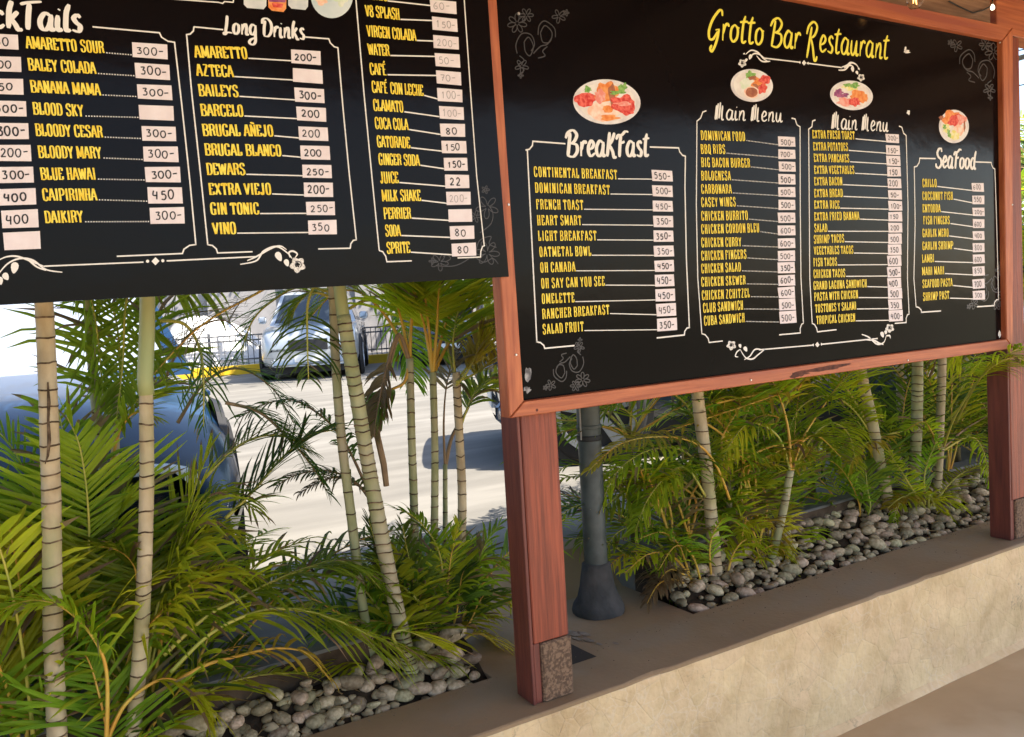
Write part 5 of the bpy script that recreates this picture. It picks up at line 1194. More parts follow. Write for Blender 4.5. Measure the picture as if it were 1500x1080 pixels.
def burst(par, base, n, r, Lr=(.7, 1.1), el=(35, 80), mis=(0, 0, 1, 3), az=(0, 360), LL=(.22, .32), up=1, W=.012, droop=.55, nleaf=22, arch=.5, pet=None, rw=.006, ymin=None):
    for k in range(n):
        a = R_(az[0]+(az[1]-az[0])*(k+r.random()*.8)/n); e_ = R_(r.uniform(*el)); l_ = r.uniform(*Lr)
        hd = Vector((math.sin(a), math.cos(a), 0)); v = hd*math.cos(e_)+Vector((0, 0, math.sin(e_))); p = Vector(base); pts = [p.copy()]
        for j in range(5):
            p = p+v*l_/5; pts.append(p.copy()); v = (v+Vector((0, 0, -arch*(.5+.25*j)*r.uniform(.8, 1.2)))*.55+hd*.08).normalized()
        if ymin: pts = [Vector((q.x, max(q.y, ymin+.02*i), q.z)) for i, q in enumerate(pts)]
        frond(par, pts, L=r.uniform(*LL), n=nleaf, mi=r.choice(tuple(mis)+(1, 0)), droop=droop*r.uniform(.6, 1.4), W=W, start=r.uniform(.2, .4), pet=pet or (M_pet if r.random() < .45 else M_petg), r=r, rw=rw)

G_, LI, YE, DK, DR = 0, 1, 2, 3, 4
# --- far left palm (thick pale ringed trunk, split bark)
r = random.Random(5)
t = palm(-.02, 2.285, "thick pale ringed palm trunk nearest the left edge of the picture")
tp = trunk(t, [(64, 440), (72, 620), (76, 780), (78, 930), (84, 1080)], 2.285, 28, ztop=2.05, ring=.052)
burst(t, tp+Vector((0, 0, .1)), 7, r, (.9, 1.3), (45, 80), (0, 3, 0, 1), ymin=2.25)
b = MB(); bk = [onY(x, y, 2.262) for x, y in ((70, 560), (71.5, 590), (70.5, 615), (72, 645), (70, 668), (66, 680))]; b.tube(bk, [.002, .004, .003, .0045, .003, .001], 5); b.obj("bark_split", M_ring, t)
# --- second trunk
t = palm(.17, 2.29, "smooth pale palm trunk with a green upper shaft, second from the left")
tp = trunk(t, [(214, 572), (215, 700), (211, 850), (204, 970), (195, 1080)], 2.29, 23, ring=.048)
b = MB(); q0 = onY(214, 572, 2.29); q1 = onY(216, 440, 2.29); b.tube([q0-Vector((0,0,.012)), q0+Vector((0, 0, .03)), q0*.4+q1*.6, q1, q1+Vector((0, 0, .4))], [.0192, .0194, .0192, .0185, .015], 14); b.obj("crownshaft", M_crown, t, sm=True)
burst(t, q1+Vector((0, 0, .35)), 7, r, (.8, 1.2), (45, 80), (0, 3, 1), ymin=2.3)
# --- thin stem behind them
t = palm(.07, 2.52, "thin bluish palm stem standing between the two left trunks", z=.5)
tp = trunk(t, [(128, 440), (134, 520), (145, 640), (160, 760), (166, 900)], 2.66, 15, z0=.61, ring=.07, m_=M_ttan, ztop=1.9)
burst(t, tp, 5, r, (.8, 1.1), (40, 75), (0, 3), ymin=2.5)
t = palm(.2, 2.6, "slim grey palm stem rising behind the second left trunk", z=.61)
tp = trunk(t, [(172, 560), (168, 700), (163, 800), (160, 900)], 2.6, 12, z0=.61, ring=.07, m_=M_trunk)
frond(t, F3([(163, 700), (168, 640), (185, 600), (204, 585), (235, 560)], (2.6, 2.7)), L=.2, n=16, mi=LI, pet=M_pet, start=.45)
frond(t, F3([(163, 690), (172, 640), (190, 610), (206, 604), (222, 612)], (2.55, 2.5)), L=.16, n=14, mi=LI, pet=M_pet, start=.5)
frond(t, F3([(166, 690), (176, 560), (170, 470), (150, 430), (118, 440)], (2.6, 2.7)), L=.26, n=24, mi=G_, pet=M_petg, start=.3, droop=.8)
# --- undergrowth shoots at the left
def shoots(x, y, label, z=.40): return empty("palm_shoots", (x, y, z), label, "palm shoots", "low leafy palm shoots at the foot of the palms")
t = shoots(-.08, 2.28, "yellow green fan of palm shoots at the lower left corner")
frond(t, F3([(40, 1090), (38, 1010), (35, 930), (28, 850), (14, 775)], (2.36, 2.36)), L=.20, n=26, mi=LI, pet=M_pet, droop=.25, lift=.25, start=.3, ang=.75, W=.013)
frond(t, F3([(30, 1100), (16, 1030), (0, 980), (-25, 920), (-50, 890)], (2.36, 2.29)), L=.19, n=24, mi=LI, pet=M_pet, droop=.15, start=.2, ang=.8, W=.013)
frond(t, F3([(45, 1090), (28, 1020), (6, 960), (-20, 800), (-30, 680)], (2.39, 2.40)), L=.2, n=24, mi=LI, pet=M_petg, droop=.2, start=.2, ang=.8, W=.014)
frond(t, F3([(60, 1095), (58, 1000), (52, 900), (30, 790), (0, 720)], (2.42, 2.50)), L=.26, n=24, mi=G_, pet=M_petg, droop=.4, start=.3)
frond(t, F3([(50, 1095), (40, 1000), (20, 880), (-6, 790), (-40, 740)], (2.34, 2.24)), L=.2, n=10, mi=LI, pet=M_petg, droop=.6, start=.5, W=.018)
t = shoots(.10, 2.28, "arching lime palm shoots between the two left trunks at the bottom")
frond(t, F3([(156, 1085), (156, 985), (136, 934), (96, 893), (50, 880), (4, 892)], (2.25, 2.23)), L=.20, n=28, mi=LI, pet=M_pet, start=.42, droop=.9, W=.011)
frond(t, F3([(158, 1082), (182, 1034), (216, 1005), (244, 995), (275, 1006), (300, 1040), (306, 1075)], (2.26, 2.24)), L=.15, n=28, mi=LI, pet=M_pet, start=.42, droop=.9, W=.012)
frond(t, F3([(161, 1062), (203, 945), (240, 893), (288, 850), (336, 832), (374, 848)], (2.37, 2.37)), L=.26, n=30, mi=LI, pet=M_pet, start=.38, droop=1.1, W=.012)
frond(t, F3([(162, 1075), (198, 965), (262, 905), (320, 888), (385, 860)], (2.43, 2.40)), L=.22, n=26, mi=G_, pet=M_petg, start=.4, droop=1.0)
frond(t, F3([(150, 1085), (198, 930), (200, 850), (192, 822), (172, 806), (142, 800)], (2.39, 2.35)), L=.24, n=26, mi=G_, pet=M_pet, start=.55, droop=.6, ang=.5, W=.013)
frond(t, F3([(150, 1085), (148, 960), (152, 860), (170, 760), (190, 700)], (2.40, 2.45)), L=.26, n=26, mi=LI, pet=M_petg, start=.35, droop=.5)
frond(t, F3([(140, 1085), (125, 950), (112, 820), (105, 700), (85, 600)], (2.42, 2.50)), L=.28, n=30, mi=G_, pet=M_petg, start=.3, droop=.5, W=.013)
frond(t, F3([(150, 1085), (130, 900), (130, 760), (118, 660), (98, 610)], (2.42, 2.39)), L=.27, n=28, mi=LI, pet=M_petg, start=.45, droop=.35, W=.013)
frond(t, F3([(110, 1090), (100, 940), (60, 760), (20, 660), (-30, 610)], (2.45, 2.50)), L=.28, n=30, mi=G_, pet=M_petg, start=.3, droop=.6)
frond(t, F3([(200, 1060), (225, 960), (260, 820), (300, 735), (340, 722), (372, 748)], (2.42, 2.50)), L=.26, n=30, mi=G_, pet=M_petg, start=.35, droop=.9)
frond(t, F3([(206, 1060), (228, 900), (262, 800), (290, 700), (305, 660)], (2.38, 2.40)), L=.20, n=16, mi=LI, pet=M_petg, start=.5, droop=.2, ang=1.2)
frond(t, F3([(215, 1060), (245, 900), (282, 800), (318, 776), (350, 788)], (2.43, 2.39)), L=.24, n=26, mi=LI, pet=M_pet, start=.45, droop=1.0)
frond(t, F3([(215, 1060), (235, 930), (232, 840), (250, 760), (280, 730)], (2.44, 2.50)), L=.26, n=26, mi=G_, pet=M_petg, start=.3, droop=.8)
burst(t, (.10, 2.40, .42), 8, r, (.55, .95), (45, 80), (0, 3, 0, 1, 3), LL=(.2, .28), ymin=2.26)
burst(t, (-.10, 2.44, .42), 8, r, (.8, 1.2), (55, 82), (0, 3, 0, 1), LL=(.22, .3), ymin=2.3)
burst(t, (.24, 2.44, .42), 6, r, (.7, 1.1), (50, 80), (0, 3, 1, 0), LL=(.2, .28), ymin=2.36)
# fronds hanging into view from above on the left
t = palm(.0, 2.8, "hanging green fronds below the drinks board at the far left", z=.61)
tp = trunk(t, [(-70, 440), (-66, 620), (-60, 900)], 2.75, 16, z0=.61, ring=.08, m_=M_ttan, ztop=1.95)
frond(t, F3([(-66, 420), (0, 360), (90, 370), (130, 430), (146, 520), (150, 600)], (2.7, 2.6)), L=.20, n=22, mi=G_, droop=1.0, start=.3)
t2 = palm(.35, 2.75, "palm with fronds drooping beneath the drinks board beside the second trunk", z=.61)
tp = trunk(t2, [(236, 300), (240, 200)], 3.0, 14, z0=1.9, ring=.08, m_=M_ttan)
frond(t2, F3([(240, 330), (200, 380), (184, 450), (180, 530), (170, 620)], (2.7, 2.55)), L=.2, n=24, mi=G_, droop=.9, start=.25, W=.013)
frond(t2, F3([(240, 330), (260, 390), (258, 430), (250, 450)], (2.8, 2.8)), L=.22, n=20, mi=G_, droop=.8, start=.2)
frond(t2, F3([(470, 380), (420, 405), (376, 430), (295, 477), (225, 548)], (2.6, 2.5)), L=.26, n=18, mi=DR, pet=M_pet, droop=.55, start=.35, W=.006, sparse=.85)
frond(t2, F3([(230, 470), (270, 475), (292, 510), (298, 560), (298, 625)], (2.55, 2.5)), L=.16, n=15, mi=DK, droop=.75, start=.3, W=.008, ang=.55)
# --- centre cluster trunks
r = random.Random(8)
t = palm(.72, 2.40, "slender leaning palm stem left of the thick ringed one in the centre")
tp = trunk(t, [(488, 440), (491, 520), (500, 640), (515, 760), (530, 880), (545, 960)], 2.42, 15, ring=.06, m_=M_ttan, ztop=1.95)
burst(t, tp, 6, r, (.8, 1.2), (35, 75), (0, 1, 3), ymin=2.3)
t = palm(.95, 2.42, "thick closely ringed palm trunk leaning left in the centre")
tp = trunk(t, [(503, 462), (519, 560), (543, 700), (568, 830), (592, 940)], 2.34, 24, ring=.030, m_=M_ttan)
b = MB(); q0 = onY(503, 464, 2.34); q1 = onY(496, 410, 2.34); b.tube([q0-Vector((0,0,.01)), q0, q1, q1+Vector((-.03, 0, .4))], [.0195, .0195, .0185, .014], 14); b.obj("crownshaft", M_crown, t, sm=True)
burst(t, q1+Vector((-.02, 0, .3)), 7, r, (.8, 1.2), (35, 75), (0, 1, 3, 1), ymin=2.3)
frond(t, F3([(494, 440), (470, 410), (452, 440), (450, 490), (452, 556)], (2.44, 2.4)), L=.15, n=13, mi=DK, droop=.9, start=.5, W=.006, ang=.3)
frond(t, F3([(494, 440), (460, 428), (440, 440), (424, 470)], (2.5, 2.55)), L=.15, n=16, mi=G_, droop=.6, start=.3)
frond(t, F3([(490, 430), (440, 420), (400, 440), (370, 470), (352, 520)], (2.6, 2.7)), L=.15, n=14, mi=DK, droop=.6, start=.3, W=.008)
frond(t, F3([(512, 452), (540, 440), (580, 455), (600, 500), (606, 560)], (2.6, 2.7)), L=.2, n=26, mi=G_, droop=.6, start=.25, W=.010)
t = palm(1.12, 2.48, "first of three upright stems in the centre, with orange leaf stalks")
tp = trunk(t, [(600, 525), (603, 640), (607, 760), (610, 900)], 2.52, 13, ring=.042, m_=M_ttan)
tA = tp
for (pp, Ys, mi_, LL_, dr_) in (([(600, 530), (588, 470), (572, 425), (545, 400)], (2.52, 2.6), LI, .25, .5), ([(600, 530), (603, 470), (612, 415), (628, 360)], (2.52, 2.6), LI, .25, .4),
    ([(600, 530), (584, 490), (566, 540), (552, 606), (548, 640)], (2.52, 2.45), DR, .1, .8), ([(600, 530), (592, 560), (572, 572), (556, 590), (548, 625)], (2.52, 2.5), G_, .12, .9),
    ([(600, 530), (570, 470), (530, 430), (490, 430), (450, 470)], (2.55, 2.7), G_, .22, .7)):
    frond(t, F3(pp, Ys), L=LL_, n=22, mi=mi_, pet=M_pet if mi_ != DR else M_petb, droop=dr_, start=.45, rw=.007)
t = palm(1.22, 2.48, "second of the three upright centre stems, green with long orange stalks")
tp = trunk(t, [(634, 545), (637, 660), (636, 780), (632, 900)], 2.50, 12, ring=.05, m_=M_ttan)
for (pp, Ys, mi_, LL_, dr_) in (([(634, 550), (622, 480), (606, 430), (592, 390)], (2.50, 2.6), LI, .26, .5), ([(634, 550), (640, 480), (644, 420), (660, 370)], (2.5, 2.55), LI, .26, .5),
    ([(634, 550), (628, 480), (618, 410), (600, 350)], (2.5, 2.6), G_, .26, .5), ([(634, 550), (660, 500), (700, 470), (735, 490)], (2.52, 2.7), YE, .2, .6), ([(634, 550), (655, 470), (690, 430), (725, 440), (740, 480)], (2.55, 2.7), G_, .25, .8)):
    frond(t, F3(pp, Ys), L=LL_, n=24, mi=mi_, pet=M_pet, droop=dr_, start=.42, rw=.007)
t = palm(1.32, 2.48, "third upright centre stem, brownish base, close to the red post")
tp = trunk(t, [(668, 545), (673, 640), (677, 740), (673, 860), (668, 940)], 2.50, 14, ring=.04, m_=M_trunk)
for (pp, Ys, mi_, LL_, dr_) in (([(670, 640), (688, 590), (706, 565), (728, 552), (748, 560)], (2.50, 2.5), G_, .17, .9), ([(668, 560), (690, 530), (712, 500), (726, 470)], (2.5, 2.5), YE, .16, .1),
    ([(668, 565), (684, 545), (700, 515), (708, 480)], (2.48, 2.45), YE, .15, .1), ([(668, 560), (664, 500), (676, 440), (700, 400)], (2.5, 2.6), G_, .26, .6), ([(668, 560), (700, 545), (728, 520), (745, 500)], (2.48, 2.48), YE, .15, .1),
    ([(668, 560), (650, 480), (655, 420), (690, 370)], (2.55, 2.7), LI, .26, .6)):
    frond(t, F3(pp, Ys), L=LL_, n=24, mi=mi_, pet=M_petg, droop=dr_, start=.3, rw=.005)
t = palm(1.25, 2.60, "thin pinkish stem between the centre palms", z=.61)
tp = trunk(t, [(652, 680), (652, 780), (650, 900)], 2.6, 8, z0=.61, ring=.06, m_=M_ttan)
frond(t, F3([(652, 685), (662, 640), (682, 605), (700, 570), (735, 540)], (2.6, 2.7)), L=.14, n=16, mi=LI, pet=M_petb, droop=.4, start=.6, rw=.008)
frond(t, F3([(652, 685), (650, 620), (655, 560), (672, 500)], (2.6, 2.6)), L=.14, n=12, mi=DR, pet=M_petb, droop=.5, start=.6, rw=.005)
# a dead, broken leaf stalk
b = MB(); b.tube([onY(x, y, 2.5) for x, y in ((585, 488), (568, 545), (552, 607), (553, 640), (562, 680), (566, 712))], [.004, .005, .007, .011, .011, .010], 8)
tag(b.obj("broken_stalk", M_petb), "drooping broken brown leaf stalk between the centre palms", "palm stalk")
# dark fronds seen against the bright concrete
t = palm(.55, 2.62, "dark feathery fronds against the bright concrete, left of the centre stems", z=.61)
tp = trunk(t, [(546, 735), (550, 800), (556, 900)], 2.62, 7, z0=.61, ring=.06, m_=M_petb)
frond(t, F3([(548, 740), (500, 640), (440, 590), (395, 590), (350, 612)], (2.62, 2.6)), L=.13, n=34, mi=DK, droop=.9, start=.25, W=.009, pet=M_petb)
frond(t, F3([(330, 590), (380, 604), (420, 640), (455, 680), (480, 722)], (2.55, 2.5)), L=.17, n=36, mi=DK, droop=.55, start=.05, W=.008, pet=M_petb)
frond(t, F3([(548, 740), (520, 706), (480, 690), (436, 695), (405, 712)], (2.6, 2.55)), L=.12, n=28, mi=DK, droop=.9, start=.1, W=.008, pet=M_petb)
frond(t, F3([(548, 740), (530, 715), (500, 700), (470, 705), (440, 722)], (2.6, 2.6)), L=.10, n=22, mi=DR, droop=1.0, start=.2, W=.008, pet=M_petb)
frond(t, F3([(330, 760), (370, 720), (412, 672), (450, 640), (490, 630)], (2.45, 2.45)), L=.22, n=30, mi=DK, droop=.3, start=.05, W=.010, pet=M_petg, ang=.9)
frond(t, F3([(300, 700), (340, 660), (380, 640), (420, 640), (450, 660)], (2.5, 2.5)), L=.20, n=28, mi=DK, droop=.4, start=.05, W=.008, pet=M_petg)
frond(t, F3([(260, 620), (300, 560), (350, 540), (400, 570), (430, 620)], (2.7, 2.7)), L=.2, n=30, mi=DK, droop=.7, start=.05, W=.006, pet=M_petb)
frond(t, F3([(240, 560), (262, 510), (290, 480), (330, 470), (360, 500)], (2.8, 2.8)), L=.22, n=26, mi=DR, droop=.6, start=.05, W=.005, pet=M_petb)
# low shoots in the centre
t = shoots(.80, 2.34, "long green fronds arching over the pebbles left of the red post")
frond(t, F3([(250, 985), (300, 935), (345, 908), (395, 893), (445, 895), (495, 910), (545, 932), (600, 952), (650, 966)], (2.28, 2.27)), L=.26, n=40, mi=G_, pet=M_petg, start=.25, droop=.85, W=.013, lift=.05)
frond(t, F3([(240, 960), (300, 905), (345, 880), (400, 852), (450, 832), (492, 822), (532, 836), (572, 880)], (2.32, 2.34)), L=.20, n=40, mi=G_, pet=M_petg, start=.3, droop=.95, W=.012, lift=.1)
frond(t, F3([(255, 1000), (300, 975), (345, 962), (405, 950), (450, 958), (485, 998)], (2.26, 2.26)), L=.14, n=9, mi=YE, pet=M_pet, start=.3, droop=1.1, W=.013)
frond(t, F3([(590, 960), (560, 900), (520, 850), (470, 830), (420, 840)], (2.44, 2.45)), L=.18, n=28, mi=G_, pet=M_petg, start=.25, droop=.8)
frond(t, F3([(590, 960), (575, 930), (600, 925), (660, 955)], (2.3, 2.27)), L=.16, n=8, mi=LI, pet=M_petg, start=.3, droop=.2, W=.018, ang=1.2)
burst(t, (.92, 2.43, .44), 7, r, (.4, .65), (35, 75), (0, 3, 0, 3, 1), LL=(.14, .2), ymin=2.38)
t = shoots(1.15, 2.40, "tufts of green and yellow shoots at the foot of the three centre stems")
for (pp, mi_, dr_) in (([(655, 960), (650, 860), (640, 800), (610, 760), (580, 745)], G_, .5), ([(660, 960), (665, 880), (690, 830), (720, 820), (748, 840)], G_, .9), ([(660, 965), (680, 900), (715, 872), (745, 880), (760, 915)], LI, 1.0),
    ([(650, 960), (640, 900), (610, 860), (575, 850), (550, 870)], G_, .8), ([(665, 960), (690, 860), (710, 800), (730, 770)], G_, .4), ([(640, 960), (620, 880), (600, 820), (590, 770)], DK, .3), ([(660, 960), (655, 890), (660, 820), (672, 770)], LI, .4),
    ([(650, 965), (690, 930), (715, 935), (735, 960), (742, 990)], YE, .9), ([(645, 965), (620, 925), (590, 905), (560, 915), (540, 945)], G_, .9), ([(650, 960), (600, 880), (560, 820), (540, 760)], DK, .4)):
    frond(t, F3(pp, (2.46, 2.44)), L=.16, n=24, mi=mi_, pet=M_pet if mi_ in (YE, LI) else M_petg, start=.35, droop=dr_, W=.011)
burst(t, (1.12, 2.48, .45), 9, r, (.4, .7), (45, 82), (0, 3, 0, 1), LL=(.15, .22), ymin=2.36)

# --- right hand cluster
r = random.Random(12)
t = palm(2.42, 2.46, "palm with a tan ringed trunk right of the steel pole")
tp = trunk(t, [(1022, 580), (1032, 660), (1042, 760), (1050, 862)], 2.42, 20, ring=.055, m_=M_trunk, ztop=1.6)
burst(t, tp, 7, r, (.6, 1.0), (30, 75), (0, 1, 0), ymin=2.3)
for (pp, Ys, mi_, LL_, dr_) in (([(1069, 732), (1047, 678), (1016, 648), (965, 640), (908, 651), (862, 690)], (2.4, 2.36), YE, .125, .9), ([(1040, 700), (1010, 600), (960, 570), (900, 590), (850, 640)], (2.5, 2.6), G_, .22, .7),
    ([(1040, 700), (1000, 660), (950, 660), (905, 690), (880, 740)], (2.46, 2.46), LI, .17, .9), ([(1040, 740), (990, 700), (930, 710), (880, 750), (850, 800)], (2.5, 2.55), G_, .2, .7), ([(1040, 740), (1010, 690), (985, 690), (950, 730), (930, 780)], (2.42, 2.4), G_, .18, .8)):
    frond(t, F3(pp, Ys), L=LL_, n=30, mi=mi_, pet=M_pet if mi_ == YE else M_petg, droop=dr_, start=.3 if mi_ != YE else .38, W=.012)
t = palm(2.50, 2.54, "thin grey stem directly behind the tan trunk right of the pole")
tp = trunk(t, [(1075, 640), (1070, 740), (1072, 862)], 2.6, 11, ring=.06, m_=M_trunk)
burst(t, tp, 6, r, (.5, .9), (30, 75), (0, 3, 1), ymin=2.5)
t = palm(2.62, 2.38, "young palm with a pale stem forking into orange stalks")
tp = trunk(t, [(1158, 690), (1147, 750), (1135, 800), (1121, 850)], 2.38, 13, ring=.07, m_=M_ttan)
frond(t, F3([(1158, 692), (1156, 640), (1148, 600), (1134, 563), (1110, 520)], (2.42, 2.45)), L=.22, n=24, mi=LI, pet=M_pet, start=.55, rw=.008)
frond(t, F3([(1160, 692), (1172, 650), (1196, 610), (1232, 560), (1270, 520)], (2.42, 2.5)), L=.22, n=24, mi=LI, pet=M_pet, start=.5, rw=.006)
frond(t, F3([(1160, 692), (1168, 665), (1178, 645), (1200, 640), (1232, 670)], (2.42, 2.4)), L=.17, n=20, mi=G_, pet=M_pet, start=.4)
frond(t, F3([(1158, 692), (1140, 640), (1100, 620), (1070, 650), (1050, 700)], (2.42, 2.45)), L=.2, n=24, mi=LI, pet=M_petg, start=.4, droop=.9)
frond(t, F3([(1160, 692), (1190, 640), (1220, 620), (1245, 640), (1255, 690)], (2.46, 2.5)), L=.16, n=24, mi=LI, pet=M_petg, start=.3, droop=1.0)
t = shoots(2.45, 2.40, "clump of yellow green shoots around the tan trunk right of the pole")
for (pp, mi_, dr_) in (([(1020, 870), (990, 800), (950, 770), (905, 780), (880, 820)], G_, .7), ([(1015, 870), (970, 820), (930, 808), (900, 822), (885, 850)], LI, .8), ([(1120, 870), (1150, 800), (1175, 775), (1190, 800)], LI, .9), ([(1110, 870), (1130, 800), (1140, 760), (1165, 740)], YE, .9),
    ([(1020, 870), (1000, 780), (985, 720), (950, 690)], G_, .4), ([(1030, 870), (1060, 780), (1090, 720), (1120, 700)], LI, .5), ([(1100, 865), (1095, 780), (1110, 700), (1125, 650)], G_, .5), ([(1020, 870), (1000, 840), (985, 845), (975, 880)], LI, .8), ([(1035, 870), (1010, 760), (1000, 700), (1015, 640)], DK, .4),
    ([(1120, 870), (1160, 820), (1200, 800), (1230, 830)], G_, .8), ([(1010, 860), (960, 790), (900, 750), (850, 740), (815, 760)], DK, .6), ([(1000, 850), (940, 760), (890, 700), (840, 680), (808, 700)], G_, .6), ([(1010, 860), (930, 820), (880, 790), (830, 790)], DK, .5)):
    frond(t, F3(pp, (2.52, 2.52)), L=.17, n=24, mi=mi_, pet=M_pet if mi_ in (YE, LI) else M_petg, start=.3, droop=dr_, W=.011)
for i, (bx, by_, tx, ty, ww) in enumerate(((1000, 872, 985, 800, 11), (1072, 872, 1066, 700, 12), (1090, 872, 1092, 770, 13), (1108, 868, 1118, 780, 11), (1018, 872, 1010, 790, 9))):
    p0_ = onY(bx, by_, 2.46+.03*(i % 2)); p1_ = onY(tx, ty, 2.48); p0_.z = .42
    b = MB(); b.tube([p0_, p0_.lerp(p1_, .5)+Vector((.006, 0, 0)), p1_], [ww*2.9/1200/2*1.2, ww*2.9/1200/2, ww*2.9/1200/2*.7], 8); b.obj("sucker_stem", M_sheath, t, sm=True)
    for q_ in range(3):
        frond(t, [p1_, p1_+Vector((r.uniform(-.05, .05), .01, .16)), p1_+Vector((r.uniform(-.16, .16), r.uniform(-.04, .06), .30)), p1_+Vector((r.uniform(-.34, .34), r.uniform(-.05, .08), .33)), p1_+Vector((r.uniform(-.45, .45), r.uniform(-.05, .1), .24))], L=.17, n=20, mi=(LI, G_, LI, YE, G_)[(i+q_) % 5], pet=M_pet, start=.35, droop=.8)
for (pp, mi_, dr_) in (([(1110, 800), (1100, 770), (1092, 765), (1085, 800)], LI, 1.0), ([(1112, 800), (1120, 765), (1132, 770), (1140, 815)], YE, 1.0), ([(1015, 850), (985, 815), (950, 812), (915, 840)], LI, .8), ([(1012, 850), (995, 800), (970, 780), (935, 790)], G_, .8), ([(1012, 852), (990, 835), (972, 842), (960, 870)], DR, 1.0)):
    frond(t, F3(pp, (2.42, 2.40)), L=.13, n=16, mi=mi_, pet=M_pet, start=.25, droop=dr_, W=.011)
burst(t, (2.28, 2.56, .48), 10, r, (.5, .9), (40, 80), (0, 3, 0, 1, 4), LL=(.16, .24), ymin=2.48)
burst(t, (2.66, 2.58, .48), 10, r, (.5, 1.0), (45, 82), (0, 3, 0, 1), LL=(.16, .26), ymin=2.5)
t = palm(3.42, 2.50, "leaning ringed palm trunk left of the far right group")
tp = trunk(t, [(1262, 545), (1276, 610), (1292, 690), (1310, 775)], 2.48, 17, ring=.055, m_=M_trunk, ztop=1.6)
burst(t, tp, 7, r, (.6, 1.0), (30, 75), (0, 1, 0), ymin=2.3)
for (pp, mi_, dr_) in (([(1322, 632), (1290, 640), (1262, 655), (1240, 690)], YE, .3), ([(1290, 660), (1250, 600), (1210, 580), (1170, 600), (1150, 650)], G_, .8), ([(1290, 660), (1240, 570), (1200, 550), (1160, 560)], LI, .8)):
    frond(t, F3(pp, (2.5, 2.5)), L=.15, n=24, mi=mi_, pet=M_petg, start=.2, droop=dr_)
t = palm(3.75, 2.50, "closely ringed greenish palm trunk in the middle of the far right group")
tp = trunk(t, [(1344, 540), (1343, 620), (1340, 680), (1336, 745)], 2.50, 17, ring=.035, m_=M_ttan, ztop=1.6)
burst(t, tp, 6, r, (.5, .9), (30, 75), (0, 1, 0), ymin=2.4)
t = palm(3.72, 2.62, "slim palm stem behind the ringed trunks of the far right group", z=.61)
tp = trunk(t, [(1318, 540), (1320, 640), (1318, 740)], 2.8, 12, z0=.61, ring=.06, m_=M_trunk, ztop=1.7)
burst(t, tp, 6, r, (.5, .9), (30, 75), (0, 1, 3), ymin=2.5)
t = palm(4.05, 2.52, "palm trunk nearest the right hand post, its fronds crossing the board frame")
tp = trunk(t, [(1380, 535), (1377, 620), (1374, 690), (1372, 740)], 2.52, 13, z0=.42, ring=.05, m_=M_trunk, ztop=1.6)
burst(t, tp, 7, r, (.5, .9), (30, 75), (0, 1, 3), ymin=2.5)
t = palm(3.80, 2.40, "short palm stem with orange stalks left of the right hand post")
tp = trunk(t, [(1379, 655), (1376, 690), (1370, 745)], 2.46, 10, ring=.06, m_=M_trunk)
frond(t, F3([(1382, 656), (1400, 608), (1440, 548), (1474, 520), (1510, 508), (1545, 530)], (2.46, 2.32, 2.12, 1.945, 1.90, 1.88)), L=.15, n=30, mi=LI, pet=M_petg, start=.5, droop=1.0, W=.014)
frond(t, F3([(1382, 656), (1412, 630), (1445, 610), (1470, 590)], (2.46, 2.5)), L=.15, n=18, mi=G_, pet=M_petb, start=.3, droop=.8)
frond(t, F3([(1376, 658), (1366, 635), (1352, 618), (1325, 632)], (2.46, 2.46)), L=.12, n=18, mi=LI, pet=M_pet, start=.3, droop=.6)
frond(t, F3([(1382, 660), (1420, 640), (1440, 660), (1452, 720)], (2.46, 2.4)), L=.18, n=22, mi=LI, pet=M_petg, start=.2, droop=.9)
frond(t, F3([(1400, 620), (1432, 560), (1462, 532), (1492, 525), (1520, 545)], (2.4, 2.14, 1.96, 1.90, 1.88)), L=.14, n=24, mi=LI, pet=M_petg, start=.45, droop=1.2, W=.013)
t = shoots(3.72, 2.42, "low star shaped yellow green shoots at the foot of the far right group")
for (pp, mi_, dr_) in (([(1360, 745), (1375, 728), (1388, 735), (1394, 765)], LI, .9), ([(1355, 745), (1340, 722), (1320, 735), (1308, 765)], LI, .8), ([(1360, 745), (1362, 725), (1370, 750), (1368, 775)], LI, .9), ([(1350, 745), (1325, 728), (1300, 745)], YE, .6), ([(1360, 748), (1400, 700), (1440, 680)], G_, .5), ([(1355, 740), (1355, 690), (1375, 640)], G_, .4), ([(1350, 740), (1320, 690), (1300, 660)], LI, .4)):
    frond(t, F3(pp, (2.42, 2.40)), L=.12, n=20, mi=mi_, pet=M_petg, start=.15, droop=dr_, W=.010)
burst(t, (3.75, 2.62, .5), 9, r, (.6, 1.1), (55, 82), (0, 3, 0, 1), LL=(.16, .24), ymin=2.56)
burst(t, (4.2, 2.62, .5), 10, r, (.6, 1.1), (50, 80), (0, 3, 3, 1), LL=(.16, .26), ymin=2.56)
burst(t, (3.35, 2.55, .45), 7, r, (.4, .8), (45, 80), (0, 3, 1), LL=(.14, .22), ymin=2.45)
# denser palms further right and behind
for (x, y, h, sd, lab) in ((4.9, 2.75, 1.0, 31, "bushy palm behind the right hand post"), (5.2, 3.1, 1.25, 32, "dark dense palm behind the far right group"), (6.3, 2.9, 1.5, 33, "leafy palm beyond the right edge of the board frame"), (7.6, 3.6, 1.9, 34, "yellow green palm seen in the gap right of the frame")):
    rr_ = random.Random(sd); t = palm(x, y, lab, z=.55)
    b = MB(); b.tube([(x, y, .4), (x+.03, y, .4+h*.5), (x, y, .4+h)], [.04, .035, .03], 10); b.obj("trunk", M_trunk, t, sm=True)
    burst(t, (x, y, .4+h), 12, rr_, (.7, 1.1), (20, 80), (0, 1, 3, 0), LL=(.24, .34), ymin=2.5, W=.016)
    burst(t, (x, y, .5), 8, rr_, (.7, 1.1), (35, 80), (0, 3, 3, 0), LL=(.22, .3), ymin=2.5, W=.016)

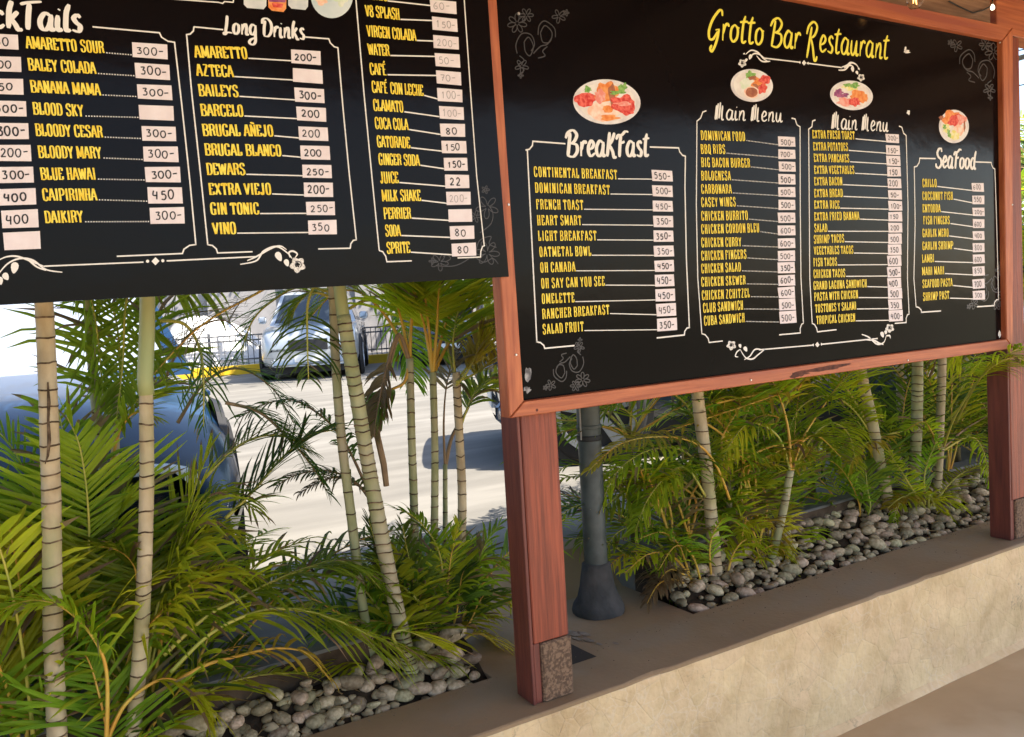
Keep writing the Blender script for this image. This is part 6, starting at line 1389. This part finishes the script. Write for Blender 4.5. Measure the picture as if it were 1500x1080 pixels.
# fuller crowns under the framed board, and low leaves over the stones
r = random.Random(44)
t = palm(2.9, 2.62, "bushy multi stemmed palm between the young forked palm and the far right group", z=.5)
b = MB()
for dx in (-.05, .02, .07): b.tube([(2.9+dx, 2.62, .5), (2.9+dx*1.6, 2.64, .8), (2.9+dx*2.6, 2.62, 1.05)], [.017, .014, .010], 8)
b.obj("trunk", M_sheath, t, sm=True)
burst(t, (2.90, 2.62, 1.0), 11, r, (.5, .85), (25, 80), (1, 1, 0, 2), LL=(.17, .24), ymin=2.45)
burst(t, (2.90, 2.62, .55), 9, r, (.6, .95), (50, 82), (1, 0, 0), LL=(.17, .24), ymin=2.5)
t = palm(2.15, 2.72, "leafy palm clump behind the steel pole's right side", z=.6)
b = MB(); b.tube([(2.15, 2.72, .5), (2.16, 2.74, .8), (2.14, 2.72, 1.1)], [.02, .017, .012], 8); b.obj("trunk", M_sheath, t, sm=True)
burst(t, (2.15, 2.72, 1.05), 10, r, (.5, .8), (20, 75), (1, 0, 1, 0), LL=(.17, .24), ymin=2.55)
t = palm(3.3, 2.75, "lime crowned palm behind the leaning ringed trunk", z=.6)
b = MB(); b.tube([(3.3, 2.75, .5), (3.32, 2.76, .9), (3.3, 2.75, 1.3)], [.02, .017, .012], 8); b.obj("trunk", M_sheath, t, sm=True)
burst(t, (3.3, 2.75, 1.25), 11, r, (.5, .85), (10, 75), (1, 1, 0), LL=(.17, .25), ymin=2.55)
t = palm(4.5, 2.72, "lime crowned palm just left of the right hand post, far behind", z=.6)
b = MB(); b.tube([(4.5, 2.72, .5), (4.52, 2.74, .9), (4.5, 2.72, 1.3)], [.02, .017, .012], 8); b.obj("trunk", M_sheath, t, sm=True)
burst(t, (4.5, 2.72, 1.25), 11, r, (.5, .85), (0, 75), (1, 1, 0), LL=(.17, .25), ymin=2.55)
t = shoots(2.38, 2.40, "low lime sprigs drooping over the stones at the foot of the tan trunk", z=.45)
for (pp, mi_, dr_) in (([(1060, 868), (1075, 810), (1100, 790), (1118, 830)], LI, 1.0), ([(1030, 868), (1015, 815), (990, 800), (965, 835)], G_, 1.0), ([(1090, 866), (1110, 815), (1140, 800), (1165, 838)], LI, 1.0), ([(1045, 868), (1040, 800), (1060, 760), (1085, 770)], G_, .8), ([(1100, 866), (1135, 840), (1160, 842), (1178, 868)], YE, .9), ([(1022, 868), (990, 850), (965, 856), (948, 884)], DR, .9)):
    frond(t, F3(pp, (2.40, 2.36)), L=.12, n=16, mi=mi_, pet=M_pet, start=.3, droop=dr_, W=.012)
